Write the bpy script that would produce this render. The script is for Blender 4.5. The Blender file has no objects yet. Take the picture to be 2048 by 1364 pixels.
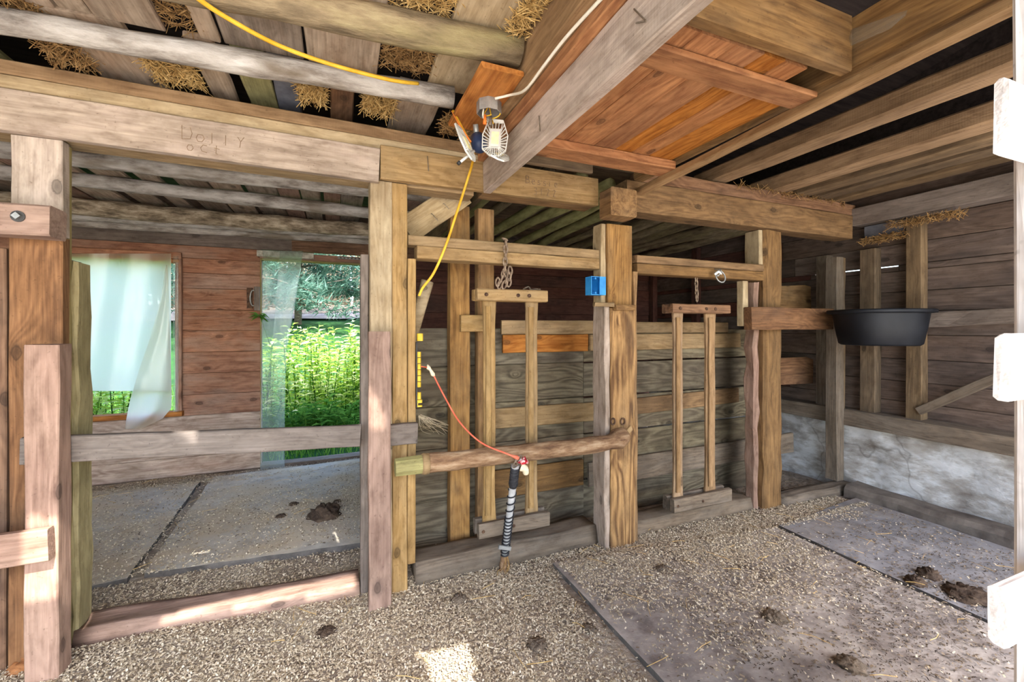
import bpy, math, random
from mathutils import Vector, Matrix, noise
random.seed(7)
R = random.random
U = random.uniform
S = bpy.context.scene
COL = S.collection

# ------------------------------------------------------------------ camera, sky, sun, exposure
FPX, CX, CY, EYE, YAW = 860.0, 1024.0, 655.0, 1.35, math.radians(22.3)
cam = bpy.data.cameras.new('camera')
camo = bpy.data.objects.new('camera', cam); COL.objects.link(camo)
cam.sensor_width = 36.0; cam.lens = FPX / 2048 * 36.0
cam.shift_y = -(682 - CY) / 2048
cam.clip_start = 0.02; cam.clip_end = 200
camo.location = (0, 0, EYE); camo.rotation_euler = (math.pi / 2, 0, -YAW)
S.camera = camo

SUN_EL = math.radians(50)
SUN_DIR = Vector((-.17 * math.cos(SUN_EL), .985 * math.cos(SUN_EL), -math.sin(SUN_EL))).normalized()   # direction of travel
w = bpy.data.worlds.new('sky'); S.world = w; w.use_nodes = True
nt = w.node_tree; nt.nodes.clear()
bg = nt.nodes.new('ShaderNodeBackground'); ow = nt.nodes.new('ShaderNodeOutputWorld')
sk = nt.nodes.new('ShaderNodeTexSky'); sk.sky_type = 'NISHITA'; sk.sun_disc = False
sk.sun_elevation = SUN_EL; sk.sun_rotation = math.pi - .17; sk.air_density = 1.0; sk.dust_density = 2.0; sk.ozone_density = 1.0
nt.links.new(sk.outputs[0], bg.inputs[0]); nt.links.new(bg.outputs[0], ow.inputs[0])
bg.inputs[1].default_value = 0.55
sl = bpy.data.lights.new('sun', 'SUN'); sl.energy = 6.5; sl.angle = .0093; sl.color = (1.0, .95, .88)
so = bpy.data.objects.new('sun', sl); COL.objects.link(so)
so.rotation_euler = SUN_DIR.to_track_quat('-Z', 'Y').to_euler(); so.location = (2, -8, 8)
S.view_settings.view_transform = 'Standard'; S.view_settings.look = 'None'
S.view_settings.gamma = 1.0; S.view_settings.use_curve_mapping = False
S.view_settings.exposure = 1.2

# ------------------------------------------------------------------ survey: a sighted pixel and a known plane give a place in the barn
SN, CS = math.sin(YAW), math.cos(YAW)
def ray(u, v):
    r = (u - CX) / FPX
    return (SN + r * CS, CS - r * SN, -(v - CY) / FPX)
def PY(u, v, Y):
    d = ray(u, v); t = Y / d[1]
    return Vector((d[0] * t, Y, EYE + d[2] * t))
def PX(u, v, X):
    d = ray(u, v); t = X / d[0]
    return Vector((X, d[1] * t, EYE + d[2] * t))
def PZ(u, v, Z=0.0):
    d = ray(u, v); t = (Z - EYE) / d[2]
    return Vector((d[0] * t, d[1] * t, Z))

# ------------------------------------------------------------------ materials
def lin(c):
    return tuple(((x / 255) / 12.92 if x / 255 <= .04045 else ((x / 255 + .055) / 1.055) ** 2.4) for x in c) + (1,)
class NT:
    def __init__(s, name):
        s.m = bpy.data.materials.new(name); s.m.use_nodes = True
        s.t = s.m.node_tree; s.t.nodes.clear()
        s.o = s.n('ShaderNodeOutputMaterial')
    def n(s, k, **kw):
        x = s.t.nodes.new(k)
        for a, b in kw.items(): setattr(x, a, b)
        return x
    def l(s, a, b): s.t.links.new(a, b)
    def inp(s, x, v):
        if isinstance(v, bpy.types.NodeSocket): s.l(v, x)
        else: x.default_value = v
    def math(s, op, a, b=0.0, clamp=False):
        x = s.n('ShaderNodeMath', operation=op, use_clamp=clamp); s.inp(x.inputs[0], a); s.inp(x.inputs[1], b); return x.outputs[0]
    def mix(s, f, a, b, mode='MIX'):
        x = s.n('ShaderNodeMix', data_type='RGBA', blend_type=mode); s.inp(x.inputs[0], f); s.inp(x.inputs[6], a); s.inp(x.inputs[7], b); return x.outputs[2]
    def noise(s, vec, scale, detail=4, rough=.6, dist=0.0):
        x = s.n('ShaderNodeTexNoise'); s.l(vec, x.inputs['Vector']); x.inputs['Scale'].default_value = scale
        x.inputs['Detail'].default_value = detail; x.inputs['Roughness'].default_value = rough; x.inputs['Distortion'].default_value = dist
        return x.outputs[0]
    def ramp(s, f, stops):
        x = s.n('ShaderNodeValToRGB'); s.l(f, x.inputs[0]); e = x.color_ramp.elements
        while len(e) < len(stops): e.new(.5)
        for k, (p, c) in zip(e, stops): k.position = p; k.color = c if len(c) == 4 else c + (1,)
        return x.outputs[0]
    def vmath(s, op, a, b):
        x = s.n('ShaderNodeVectorMath', operation=op); s.inp(x.inputs[0], a); s.inp(x.inputs[1], b); return x.outputs[0]
    def bsdf(s, col, rough=.8, metal=0.0, normal=None, spec=.3, **kw):
        x = s.n('ShaderNodeBsdfPrincipled'); s.inp(x.inputs['Base Color'], col); s.inp(x.inputs['Roughness'], rough)
        x.inputs['Metallic'].default_value = metal; x.inputs['Specular IOR Level'].default_value = spec
        if normal: s.l(normal, x.inputs['Normal'])
        for a, b in kw.items(): s.inp(x.inputs[a], b)
        return x.outputs[0]
    def bump(s, h, strength=.3, dist=.01):
        x = s.n('ShaderNodeBump'); s.l(h, x.inputs['Height']); x.inputs['Strength'].default_value = strength; x.inputs['Distance'].default_value = dist
        return x.outputs[0]
    def done(s, sh): s.l(sh, s.o.inputs[0]); return s.m
B0, W1 = (0, 0, 0, 1), (1, 1, 1, 1)
M = {}
def wood(name, dark, light, knots=.6, grain=1.0, vary=.22, stain=None, stain_amt=.5, bump=.35, rough=.82, contrast=1.0, saw=0.0, rings=1.0, ringw=.1):
    """sawn timber, grain along local x"""
    s = NT(name)
    oi = s.n('ShaderNodeObjectInfo'); tc = s.n('ShaderNodeTexCoord')
    cr = s.n('ShaderNodeCombineXYZ')
    s.l(s.math('MULTIPLY', oi.outputs['Random'], 37.0), cr.inputs[0]); s.l(s.math('MULTIPLY', oi.outputs['Random'], 91.0), cr.inputs[1]); s.l(s.math('MULTIPLY', oi.outputs['Random'], 53.0), cr.inputs[2])
    p = s.vmath('ADD', tc.outputs['Object'], cr.outputs[0])
    # knots bend the grain
    sx = s.n('ShaderNodeSeparateXYZ'); s.l(p, sx.inputs[0])
    kc2 = s.n('ShaderNodeCombineXYZ'); s.l(s.math('MULTIPLY', sx.outputs[0], 2.3), kc2.inputs[0]); s.l(s.math('MULTIPLY', s.math('ADD', sx.outputs[1], sx.outputs[2]), 4.4), kc2.inputs[1])
    kwob = s.n('ShaderNodeTexNoise'); s.l(p, kwob.inputs['Vector']); kwob.inputs['Scale'].default_value = 30
    kv = s.n('ShaderNodeTexVoronoi', voronoi_dimensions='2D'); kv.inputs['Scale'].default_value = 1.0
    s.l(s.vmath('ADD', kc2.outputs[0], s.vmath('MULTIPLY', kwob.outputs[1], (.05, .05, 0))), kv.inputs['Vector'])
    kd = kv.outputs['Distance']
    near = s.math('SUBTRACT', 1.0, s.math('MULTIPLY', kd, 2.6), True)
    warp = s.math('MULTIPLY', s.math('POWER', near, 2.0), .05 * knots)
    wv = s.n('ShaderNodeCombineXYZ'); s.l(warp, wv.inputs[1]); s.l(warp, wv.inputs[2])
    q = s.vmath('ADD', p, wv.outputs[0])
    g1 = s.noise(s.vmath('MULTIPLY', q, (1.4 * grain, 34 * grain, 34 * grain)), 1.0, 3, .62, .5)
    g2 = s.noise(s.vmath('MULTIPLY', p, (4 * grain, 120 * grain, 120 * grain)), 1.0, 2, .65)
    big = s.noise(p, 2.3, 2, .6)
    # growth rings cut lengthwise: contour lines of a slow field
    slow = s.noise(s.vmath('MULTIPLY', q, (.9, 5.0, 5.0)), 1.0, 2, .5, .3)
    ring = s.math('SINE', s.math('MULTIPLY', slow, 95.0 * rings))
    ring = s.math('ADD', .5, s.math('MULTIPLY', ring, .5))
    fac = s.math('ADD', s.math('MULTIPLY', g1, .62 - ringw), s.math('ADD', s.math('MULTIPLY', g2, .38), s.math('MULTIPLY', ring, ringw)))
    lo, hi = .5 - .2 / contrast, .5 + .2 / contrast
    col = s.ramp(fac, [(max(0, lo), lin(dark)), (min(1, hi), lin(light))])
    # weathering blotches
    bl = s.ramp(big, [(.32, (.68, .66, .64, 1)), (.62, W1)])
    col = s.mix(.75, col, bl, 'MULTIPLY')
    if stain:
        st = s.noise(s.vmath('MULTIPLY', p, (1, 3, 3)), 2.2, 3, .65)
        col = s.mix(s.math('MULTIPLY', s.ramp(st, [(.45, B0), (.68, W1)]), stain_amt), col, lin(stain))
    if knots > 0:
        kc = s.ramp(kd, [(.0, W1), (.045, (.75, .75, .75, 1)), (.06, W1), (.075, (.35, .35, .35, 1)), (.13, B0)])
        kv2 = s.math('GREATER_THAN', kv.outputs['Color'], 1.0 - .52 * knots)
        col = s.mix(s.math('MULTIPLY', s.math('MULTIPLY', kc, kv2), .75), col, lin(tuple(c * .48 for c in dark)))
    sp = s.noise(p, 75, 1, .6); sp2 = s.noise(s.vmath('MULTIPLY', p, (9, 22, 22)), 1.0, 3, .7)
    col = s.mix(.5, col, s.ramp(sp, [(.22, (.45, .42, .4, 1)), (.32, W1)]), 'MULTIPLY')
    col = s.mix(.7, col, s.ramp(sp2, [(.3, (.62, .58, .55, 1)), (.5, W1), (.7, (1.18, 1.18, 1.2, 1))]), 'MULTIPLY')
    hv = s.n('ShaderNodeHueSaturation'); s.l(col, hv.inputs['Color'])
    s.l(s.math('ADD', 1 - vary / 2, s.math('MULTIPLY', oi.outputs['Random'], vary)), hv.inputs['Value'])
    s.l(s.math('ADD', .9, s.math('MULTIPLY', s.math('FRACT', s.math('MULTIPLY', oi.outputs['Random'], 17.3)), .2)), hv.inputs['Saturation'])
    h = s.math('MULTIPLY', g2, .8)
    if ringw > .15: h = s.math('ADD', h, s.math('MULTIPLY', ring, ringw * 2))
    if saw:
        wv2 = s.n('ShaderNodeTexWave', wave_type='BANDS', bands_direction='X'); s.l(s.vmath('ADD', s.vmath('MULTIPLY', p, (1, .35, .35)), cr.outputs[0]), wv2.inputs[0]); wv2.inputs['Scale'].default_value = 28; wv2.inputs['Distortion'].default_value = .8
        h = s.math('ADD', h, s.math('MULTIPLY', wv2.outputs[1], saw))
    M[name] = s.done(s.bsdf(hv.outputs[0], rough, normal=s.bump(h, bump, .006)))
    return M[name]
wood('pale_wood', (138, 122, 108), (190, 174, 158), .8, saw=.12, stain=(190, 172, 160), stain_amt=.5)
wood('cream_wood', (150, 128, 94), (192, 172, 138), .8, stain=(196, 182, 152), stain_amt=.4)
wood('honey_wood', (112, 80, 44), (176, 136, 84), .8, contrast=1.2, stain=(118, 98, 72), stain_amt=.45)
wood('honey_shaded', (98, 74, 48), (150, 118, 80), .8, contrast=1.2, stain=(104, 84, 60), stain_amt=.45)  # honey wood darkened to paint in the weaker light on these timbers
wood('carved_wood', (104, 70, 34), (188, 144, 84), .9, contrast=1.3, stain=(122, 100, 72), stain_amt=.35, ringw=.2, rings=.8, bump=.8)
wood('honey_pale', (130, 102, 62), (180, 150, 106), .8, stain=(140, 122, 92), stain_amt=.45)
wood('brown_wood', (96, 68, 48), (150, 114, 84), .8, contrast=1.2, stain=(90, 74, 62), stain_amt=.4)
wood('pink_wood', (122, 94, 80), (172, 142, 124), .6, stain=(172, 146, 126), stain_amt=.3)
wood('orange_wood', (146, 88, 42), (202, 140, 80), 1.0, stain=(140, 88, 48), stain_amt=.5, ringw=.16)
wood('joist_wood', (128, 100, 70), (176, 146, 110), .6, saw=.1, stain=(128, 100, 72), stain_amt=.4)
wood('taupe_wood', (92, 76, 58), (140, 118, 90), .5, stain=(80, 68, 54), stain_amt=.5)
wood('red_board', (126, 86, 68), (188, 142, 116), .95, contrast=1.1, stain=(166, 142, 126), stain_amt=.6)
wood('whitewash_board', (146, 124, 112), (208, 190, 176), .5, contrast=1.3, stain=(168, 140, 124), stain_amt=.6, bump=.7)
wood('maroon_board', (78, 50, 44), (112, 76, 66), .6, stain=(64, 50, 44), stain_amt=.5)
wood('dark_board', (80, 68, 60), (128, 110, 98), .6, stain=(66, 58, 56), stain_amt=.6)
wood('grey_board', (110, 98, 86), (168, 154, 138), .7, stain=(126, 104, 84), stain_amt=.5)
wood('loft_plank', (142, 126, 108), (200, 182, 160), .8, stain=(166, 132, 104), stain_amt=.45, vary=.3)
wood('moss_plank', (122, 118, 74), (172, 166, 112), .5, stain=(110, 100, 74), stain_amt=.5)
wood('ply_board', (84, 76, 60), (130, 120, 98), .8, grain=.8, contrast=1.4, stain=(84, 72, 60), stain_amt=.6, ringw=.2)
wood('grey_rail', (100, 90, 82), (142, 130, 120), .6, stain=(100, 90, 84), stain_amt=.5)
wood('dusty_wood', (88, 78, 66), (138, 122, 104), .4, stain=(124, 114, 102), stain_amt=.6)
wood('green_edge', (140, 126, 86), (186, 172, 126), .4, stain=(116, 104, 68), stain_amt=.5)
wood('white_wood', (218, 210, 204), (244, 240, 236), .4)

def rough_mat(name, stops, scale=8, detail=6, rough=.9, bump=.5, dist=.02, stretch=(1, 1, 1), second=None, metal=0.0, spec=.25):
    s = NT(name); tc = s.n('ShaderNodeTexCoord'); oi = s.n('ShaderNodeObjectInfo')
    off = s.n('ShaderNodeCombineXYZ'); s.l(s.math('MULTIPLY', oi.outputs['Random'], 41.0), off.inputs[0]); s.l(s.math('MULTIPLY', oi.outputs['Random'], 23.0), off.inputs[1])
    p = s.vmath('ADD', s.vmath('MULTIPLY', tc.outputs['Object'], stretch), off.outputs[0])
    f = s.noise(p, scale, min(detail, 6), .65)
    col = s.ramp(f, [(a, lin(c)) for a, c in stops])
    if second:
        sc, a, b, c, amt = second
        col = s.mix(s.math('MULTIPLY', s.ramp(s.noise(p, sc, 3, .6), [(a, B0), (b, W1)]), amt), col, lin(c))
    M[name] = s.done(s.bsdf(col, rough, metal, s.bump(f, bump, dist), spec)); return M[name]
rough_mat('bark_grey', [(.3, (96, 88, 80)), (.42, (150, 142, 132)), (.55, (188, 182, 172)), (.72, (214, 210, 202))], 7, 10, stretch=(.7, 2.2, 2.2), bump=.9, second=(2.6, .52, .62, (112, 98, 78), .7))
rough_mat('bark_olive', [(.3, (92, 80, 62)), (.5, (136, 120, 94)), (.72, (176, 162, 128))], 8, 10, stretch=(.6, 2.2, 2.2), bump=.9, second=(2.0, .52, .66, (144, 138, 84), .55))
rough_mat('bark_dark', [(.3, (78, 70, 60)), (.5, (124, 114, 100)), (.72, (170, 160, 144))], 7, 8, stretch=(.5, 3, 3), bump=.8)
rough_mat('bark_flaky', [(.35, (104, 92, 74)), (.5, (160, 144, 120)), (.66, (212, 198, 172))], 16, 8, stretch=(.5, 1.4, 1.4), bump=1.0)
rough_mat('bark_brown', [(.35, (92, 66, 48)), (.5, (138, 108, 80)), (.66, (178, 152, 122))], 14, 8, stretch=(.4, 1.6, 1.6), bump=.8)
rough_mat('lime_pole', [(.3, (124, 120, 76)), (.6, (178, 172, 116))], 9, 6, stretch=(.6, 2, 2), bump=.5)
rough_mat('foundation', [(.3, (138, 130, 122)), (.45, (176, 172, 166)), (.55, (206, 206, 204)), (.68, (220, 220, 220)), (.78, (160, 150, 140))], 5.0, 14, bump=1.0, stretch=(1, 1, 2.4), second=(3.2, .54, .64, (150, 140, 128), .6))
fm = M['foundation']; t_ = fm.node_tree; bs = [n for n in t_.nodes if n.type == 'BSDF_PRINCIPLED'][0]
old = bs.inputs['Base Color'].links[0].from_socket
tcn = [n for n in t_.nodes if n.type == 'TEX_COORD'][0]
nn = t_.nodes.new('ShaderNodeTexNoise'); nn.inputs['Scale'].default_value = 3.5; t_.links.new(tcn.outputs['Object'], nn.inputs['Vector'])
va = t_.nodes.new('ShaderNodeVectorMath'); va.operation = 'MULTIPLY_ADD'; t_.links.new(nn.outputs[1], va.inputs[0]); va.inputs[1].default_value = (.5, .5, .5); t_.links.new(tcn.outputs['Object'], va.inputs[2])
vv = t_.nodes.new('ShaderNodeTexVoronoi'); vv.feature = 'DISTANCE_TO_EDGE'; vv.inputs['Scale'].default_value = 1.5; t_.links.new(va.outputs[0], vv.inputs['Vector'])
rp = t_.nodes.new('ShaderNodeValToRGB'); rp.color_ramp.elements[0].color = (.32, .3, .28, 1); rp.color_ramp.elements[1].position = .022; t_.links.new(vv.outputs['Distance'], rp.inputs[0])
mm = t_.nodes.new('ShaderNodeMix'); mm.data_type = 'RGBA'; mm.blend_type = 'MULTIPLY'; mm.inputs[0].default_value = .5
t_.links.new(old, mm.inputs[6]); t_.links.new(rp.outputs[0], mm.inputs[7]); t_.links.new(mm.outputs[2], bs.inputs['Base Color'])
rough_mat('curb', [(.3, (82, 74, 68)), (.7, (132, 122, 112))], 6, 8, bump=.6)
rough_mat('rubber_mat', [(.3, (168, 160, 150)), (.5, (198, 192, 182)), (.72, (220, 212, 200))], 7, 10, rough=.9, bump=.35, second=(2.2, .4, .62, (208, 188, 158), .8))
rough_mat('rubber_mat_blue', [(.3, (122, 120, 120)), (.5, (148, 146, 148)), (.72, (174, 170, 168))], 7, 10, rough=.8, bump=.3, second=(2.2, .5, .7, (146, 134, 122), .5))
rough_mat('dusty_mat', [(.3, (122, 112, 106)), (.46, (162, 152, 144)), (.6, (184, 174, 164)), (.75, (202, 192, 180))], 7, 10, rough=.95, bump=.5, second=(3.0, .55, .66, (98, 84, 76), .6))
rough_mat('mat_edge_shade', [(.3, (74, 70, 66)), (.7, (112, 106, 100))], 12, 5, bump=.3)  # bare rubber sides, kept dark to stand in for the shadow gap
rough_mat('manure', [(.35, (58, 46, 38)), (.6, (92, 76, 62))], 30, 8, bump=.6)
rough_mat('dry_clod', [(.35, (96, 84, 72)), (.65, (140, 124, 106))], 22, 8, bump=1.0)
rough_mat('hay', [(.3, (136, 104, 56)), (.5, (190, 156, 96)), (.7, (222, 194, 136))], 30, 4, bump=0)
rough_mat('hay_brown', [(.3, (104, 76, 44)), (.5, (150, 116, 72)), (.7, (186, 154, 104))], 30, 4, bump=0)
rough_mat('galvanised', [(.3, (130, 132, 130)), (.7, (190, 192, 190))], 14, 5, rough=.45, bump=.1, metal=.6, spec=.5)
rough_mat('rusty_chain', [(.35, (112, 92, 76)), (.6, (170, 150, 128))], 40, 5, rough=.7, bump=.3, metal=.3)
rough_mat('rusty_iron', [(.35, (60, 44, 36)), (.6, (110, 84, 66))], 30, 5, rough=.75, bump=.3, metal=.3)
rough_mat('aluminium', [(.3, (206, 206, 200)), (.7, (236, 236, 230))], 10, 3, rough=.4, bump=.05, metal=.35, spec=.5)
rough_mat('black_rubber', [(.3, (8, 10, 15)), (.7, (18, 22, 30))], 4, 6, rough=.55, bump=.15, second=(2.5, .5, .75, (50, 52, 56), .3), spec=.3)
rough_mat('black_twine', [(.3, (24, 24, 26)), (.7, (60, 60, 64))], 40, 3, rough=.6, bump=.2)
rough_mat('grey_pipe', [(.3, (150, 150, 150)), (.7, (206, 206, 204))], 12, 5, rough=.5, bump=.1)
rough_mat('yellow_plastic', [(.3, (196, 160, 36)), (.7, (226, 192, 70))], 20, 3, rough=.5, bump=.05)
rough_mat('yellow_cord', [(.3, (206, 154, 34)), (.7, (238, 196, 70))], 12, 3, rough=.55, bump=.05)
rough_mat('white_cord', [(.3, (214, 206, 186)), (.7, (240, 234, 220))], 8, 3, rough=.55, bump=.05)
rough_mat('blue_plastic', [(.3, (24, 116, 190)), (.7, (58, 158, 224))], 9, 3, rough=.45, bump=.05)
rough_mat('navy_plastic', [(.3, (30, 40, 66)), (.7, (56, 70, 104))], 9, 3, rough=.4, bump=.05)
rough_mat('dark_metal', [(.3, (40, 40, 42)), (.7, (82, 80, 78))], 12, 4, rough=.6, bump=.1, metal=.4)
rough_mat('red_cord', [(.3, (196, 84, 60)), (.7, (232, 124, 96))], 14, 3, rough=.5, bump=.05)
rough_mat('red_cloth', [(.4, (166, 30, 42)), (.52, (196, 52, 60)), (.6, (236, 214, 208))], 60, 2, rough=.85, bump=.2)
rough_mat('cream_cloth', [(.3, (206, 190, 156)), (.7, (236, 224, 196))], 20, 3, rough=.85, bump=.2)
rough_mat('orange_plastic', [(.3, (222, 112, 40)), (.7, (240, 146, 66))], 9, 3, rough=.5, bump=.05)
rough_mat('led_plate', [(.3, (238, 226, 160)), (.7, (250, 242, 190))], 60, 2, rough=.5, bump=.05)
rough_mat('clear_strip_metal', [(.3, (120, 116, 106)), (.7, (200, 200, 194))], 20, 3, rough=.35, bump=.1, metal=.6)
rough_mat('nail', [(.3, (90, 76, 62)), (.7, (150, 140, 126))], 20, 3, rough=.5, bump=.1, metal=.5)
rough_mat('pencil', [(.3, (112, 92, 74)), (.7, (140, 118, 96))], 60, 3, rough=.9, bump=0)
rough_mat('blueish_board', [(.3, (76, 78, 86)), (.7, (116, 118, 126))], 8, 5, bump=.2)
rough_mat('loft_dark', [(.3, (34, 28, 26)), (.7, (66, 56, 52))], 3, 5, bump=.2, stretch=(1, 8, 8))
rough_mat('sun_blocker', [(.3, (120, 104, 86)), (.7, (160, 142, 120))], 3, 5, bump=.2)  # for the unseen roof added to block the sun

def chip_mat(name, a, b, c):
    s = NT(name); g = s.n('ShaderNodeNewGeometry')
    col = s.ramp(g.outputs['Random Per Island'], [(0, lin(a)), (.5, lin(b)), (1, lin(c))])
    M[name] = s.done(s.bsdf(col, .85, spec=.2))
chip_mat('shavings', (166, 148, 120), (206, 190, 162), (236, 224, 200))
chip_mat('dark_debris', (52, 44, 38), (78, 66, 56), (104, 90, 78))
chip_mat('debris', (92, 80, 66), (126, 110, 92), (160, 142, 118))
def leaf_mat(name, a, b, c, trans=.45):
    s = NT(name); g = s.n('ShaderNodeNewGeometry')
    col = s.ramp(g.outputs['Random Per Island'], [(0, lin(a)), (.5, lin(b)), (1, lin(c))])
    d = s.n('ShaderNodeBsdfDiffuse'); t = s.n('ShaderNodeBsdfTranslucent'); m = s.n('ShaderNodeMixShader'); m.inputs[0].default_value = trans
    s.l(col, d.inputs[0]); s.l(col, t.inputs[0]); s.l(d.outputs[0], m.inputs[1]); s.l(t.outputs[0], m.inputs[2])
    M[name] = s.done(m.outputs[0])
leaf_mat('weed_leaf', (126, 166, 52), (196, 220, 110), (250, 250, 214), .55)  # whitish end of the ramp paints overexposed sun highlights into the leaves
leaf_mat('dark_leaf', (52, 98, 40), (84, 132, 52), (116, 160, 70))
leaf_mat('pine_needle', (62, 98, 84), (100, 138, 120), (140, 172, 154))
leaf_mat('grass_blade', (66, 116, 44), (104, 156, 60), (146, 186, 88))
s = NT('ground_dirt'); tc = s.n('ShaderNodeTexCoord'); p = tc.outputs['Object']
f1 = s.noise(p, 3.0, 5, .68); f2 = s.noise(p, 26, 3, .7); f3 = s.noise(p, 1.1, 3, .6)
c = s.ramp(f1, [(.3, lin((132, 118, 104))), (.5, lin((172, 158, 142))), (.7, lin((200, 188, 170)))])
c = s.mix(.5, c, s.ramp(f2, [(.35, (.55, .53, .5, 1)), (.62, W1)]), 'MULTIPLY')
c = s.mix(s.math('MULTIPLY', s.ramp(f3, [(.5, B0), (.65, W1)]), .45), c, lin((112, 100, 96)))
M['ground_dirt'] = s.done(s.bsdf(c, .95, normal=s.bump(f2, .7, .02), spec=.1))
s = NT('outside_ground'); tc = s.n('ShaderNodeTexCoord'); p = tc.outputs['Object']
c = s.ramp(s.noise(p, 2.0, 8, .7), [(.3, lin((30, 62, 36))), (.6, lin((52, 92, 48))), (.75, lin((78, 112, 60)))])
M['outside_ground'] = s.done(s.bsdf(c, .95, spec=.1))
s = NT('litter'); tc = s.n('ShaderNodeTexCoord')
M['litter'] = s.done(s.bsdf(s.ramp(s.noise(tc.outputs['Object'], 3, 8), [(.3, lin((84, 74, 64))), (.7, lin((140, 126, 112)))]), .95))
s = NT('outside_path'); tc = s.n('ShaderNodeTexCoord')
M['outside_path'] = s.done(s.bsdf(s.ramp(s.noise(tc.outputs['Object'], 3, 6), [(.3, lin((150, 136, 128))), (.7, lin((190, 178, 170)))]), .95))
s = NT('yard_bounce'); tc = s.n('ShaderNodeTexCoord')
M['yard_bounce'] = s.done(s.bsdf(s.ramp(s.noise(tc.outputs['Object'], 2, 6), [(.3, lin((214, 206, 194))), (.7, lin((236, 230, 220)))]), .95))  # albedo raised so the unseen yard bounces light up to the ceiling
def sheet_mat(name, col, transp, trans, rough):
    s = NT(name); tc = s.n('ShaderNodeTexCoord')
    h = s.noise(s.vmath('MULTIPLY', tc.outputs['Object'], (6, 6, 1.2)), 3, 4)
    nb = s.bump(h, .25, .02)
    d = s.n('ShaderNodeBsdfDiffuse'); t = s.n('ShaderNodeBsdfTranslucent'); g = s.n('ShaderNodeBsdfGlossy'); tr = s.n('ShaderNodeBsdfTransparent')
    for x in (d, t): x.inputs[0].default_value = lin(col)
    tr.inputs[0].default_value = (.93, .96, .95, 1); g.inputs['Roughness'].default_value = rough
    for x in (d, g): s.l(nb, x.inputs['Normal'])
    a = s.n('ShaderNodeMixShader'); a.inputs[0].default_value = trans; s.l(d.outputs[0], a.inputs[1]); s.l(t.outputs[0], a.inputs[2])
    b = s.n('ShaderNodeMixShader'); b.inputs[0].default_value = .08; s.l(a.outputs[0], b.inputs[1]); s.l(g.outputs[0], b.inputs[2])
    e = s.n('ShaderNodeMixShader'); e.inputs[0].default_value = transp; s.l(b.outputs[0], e.inputs[1]); s.l(tr.outputs[0], e.inputs[2])
    M[name] = s.done(e.outputs[0])
sheet_mat('milky_plastic', (254, 252, 238), .08, .88, .3)
sheet_mat('clear_vinyl', (222, 232, 226), .70, .7, .12)
sheet_mat('cobweb', (200, 196, 184), .72, .5, .6)

# ------------------------------------------------------------------ mesh helpers
WM = {}
def frame(a, b, n=(0, 0, 1)):
    a, b = Vector(a), Vector(b); x = (b - a).normalized(); n = Vector(n)
    if abs(x.dot(n)) > .98: n = Vector((0, 1, 0)) if abs(x.y) < .9 else Vector((1, 0, 0))
    y = n.cross(x).normalized(); z = x.cross(y)
    m = Matrix((x, y, z)).transposed().to_4x4(); m.translation = a
    return m
def link(name, verts, faces, mat, parent=None, mw=None, smooth=False):
    me = bpy.data.meshes.new(name); me.from_pydata([tuple(v) for v in verts], [], faces)
    if mat: me.materials.append(M[mat])
    if smooth: me.polygons.foreach_set('use_smooth', [True] * len(me.polygons))
    me.update()
    return put(name, me, parent, mw)
def put(name, data, parent=None, mw=None):
    o = bpy.data.objects.new(name, data); COL.objects.link(o)
    mw = mw or Matrix.Identity(4); WM[o.name] = mw
    if parent:
        o.parent = parent; o.matrix_parent_inverse = WM[parent.name].inverted()
    o.matrix_basis = mw
    return o
def tag(o, label=None, cat=None, group=None, kind=None):
    if label: o['label'] = label
    if cat: o['category'] = cat
    if group: o['group'] = group
    if kind: o['kind'] = kind
    return o
def empty(name, loc=(0, 0, 0)):
    return put(name, None, None, Matrix.Translation(Vector(loc)))
def recenter(vs, anchor=None):
    c = sum((Vector(v) for v in vs), Vector()) / len(vs) if anchor is None else Vector(anchor)
    return [Vector(v) - c for v in vs], Matrix.Translation(c)
def board_geo(L, w, t, seg=1, wob=0.0, bev=.004, taper=None):
    bev = min(bev, w * .3, t * .3); vs, fs = [], []
    prof = [(-1, -1, 1, 0), (-1, -1, 0, 1), (-1, 1, 0, -1), (-1, 1, 1, 0), (1, 1, -1, 0), (1, 1, 0, -1), (1, -1, 0, 1), (1, -1, -1, 0)]
    for i in range(seg + 1):
        x = L * i / seg; k = 1.0 if taper is None else taper(i / seg)
        cw = [(U(-1, 1) * wob, U(-1, 1) * wob * .6) for _ in range(4)]
        ce = [U(-1, 1) * wob * .6 if i in (0, seg) else 0 for _ in range(4)]
        for j, (sy, sz, by, bz) in enumerate(prof):
            c = {(-1, -1): 0, (-1, 1): 1, (1, 1): 2, (1, -1): 3}[(sy, sz)]
            vs.append((x + ce[c], sy * w / 2 * k + by * bev + cw[c][0], sz * t / 2 + bz * bev + cw[c][1]))
    for i in range(seg):
        for j in range(8):
            a, b = i * 8 + j, i * 8 + (j + 1) % 8
            fs.append((a, a + 8, b + 8, b))
    fs.append(tuple(range(8))); fs.append(tuple(reversed(range(seg * 8, seg * 8 + 8))))
    return vs, fs
def board(name, a, b, w, t, mat, parent=None, n=(0, 0, 1), seg=None, wob=.0025, bev=.004, taper=None):
    """timber from a to b; t is its size along n, w the other way"""
    L = (Vector(b) - Vector(a)).length
    if seg is None: seg = max(1, min(8, int(L / .3)))
    vs, fs = board_geo(L, w, t, seg, wob, bev, taper)
    return link(name, vs, fs, mat, parent, frame(a, b, n))
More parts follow.
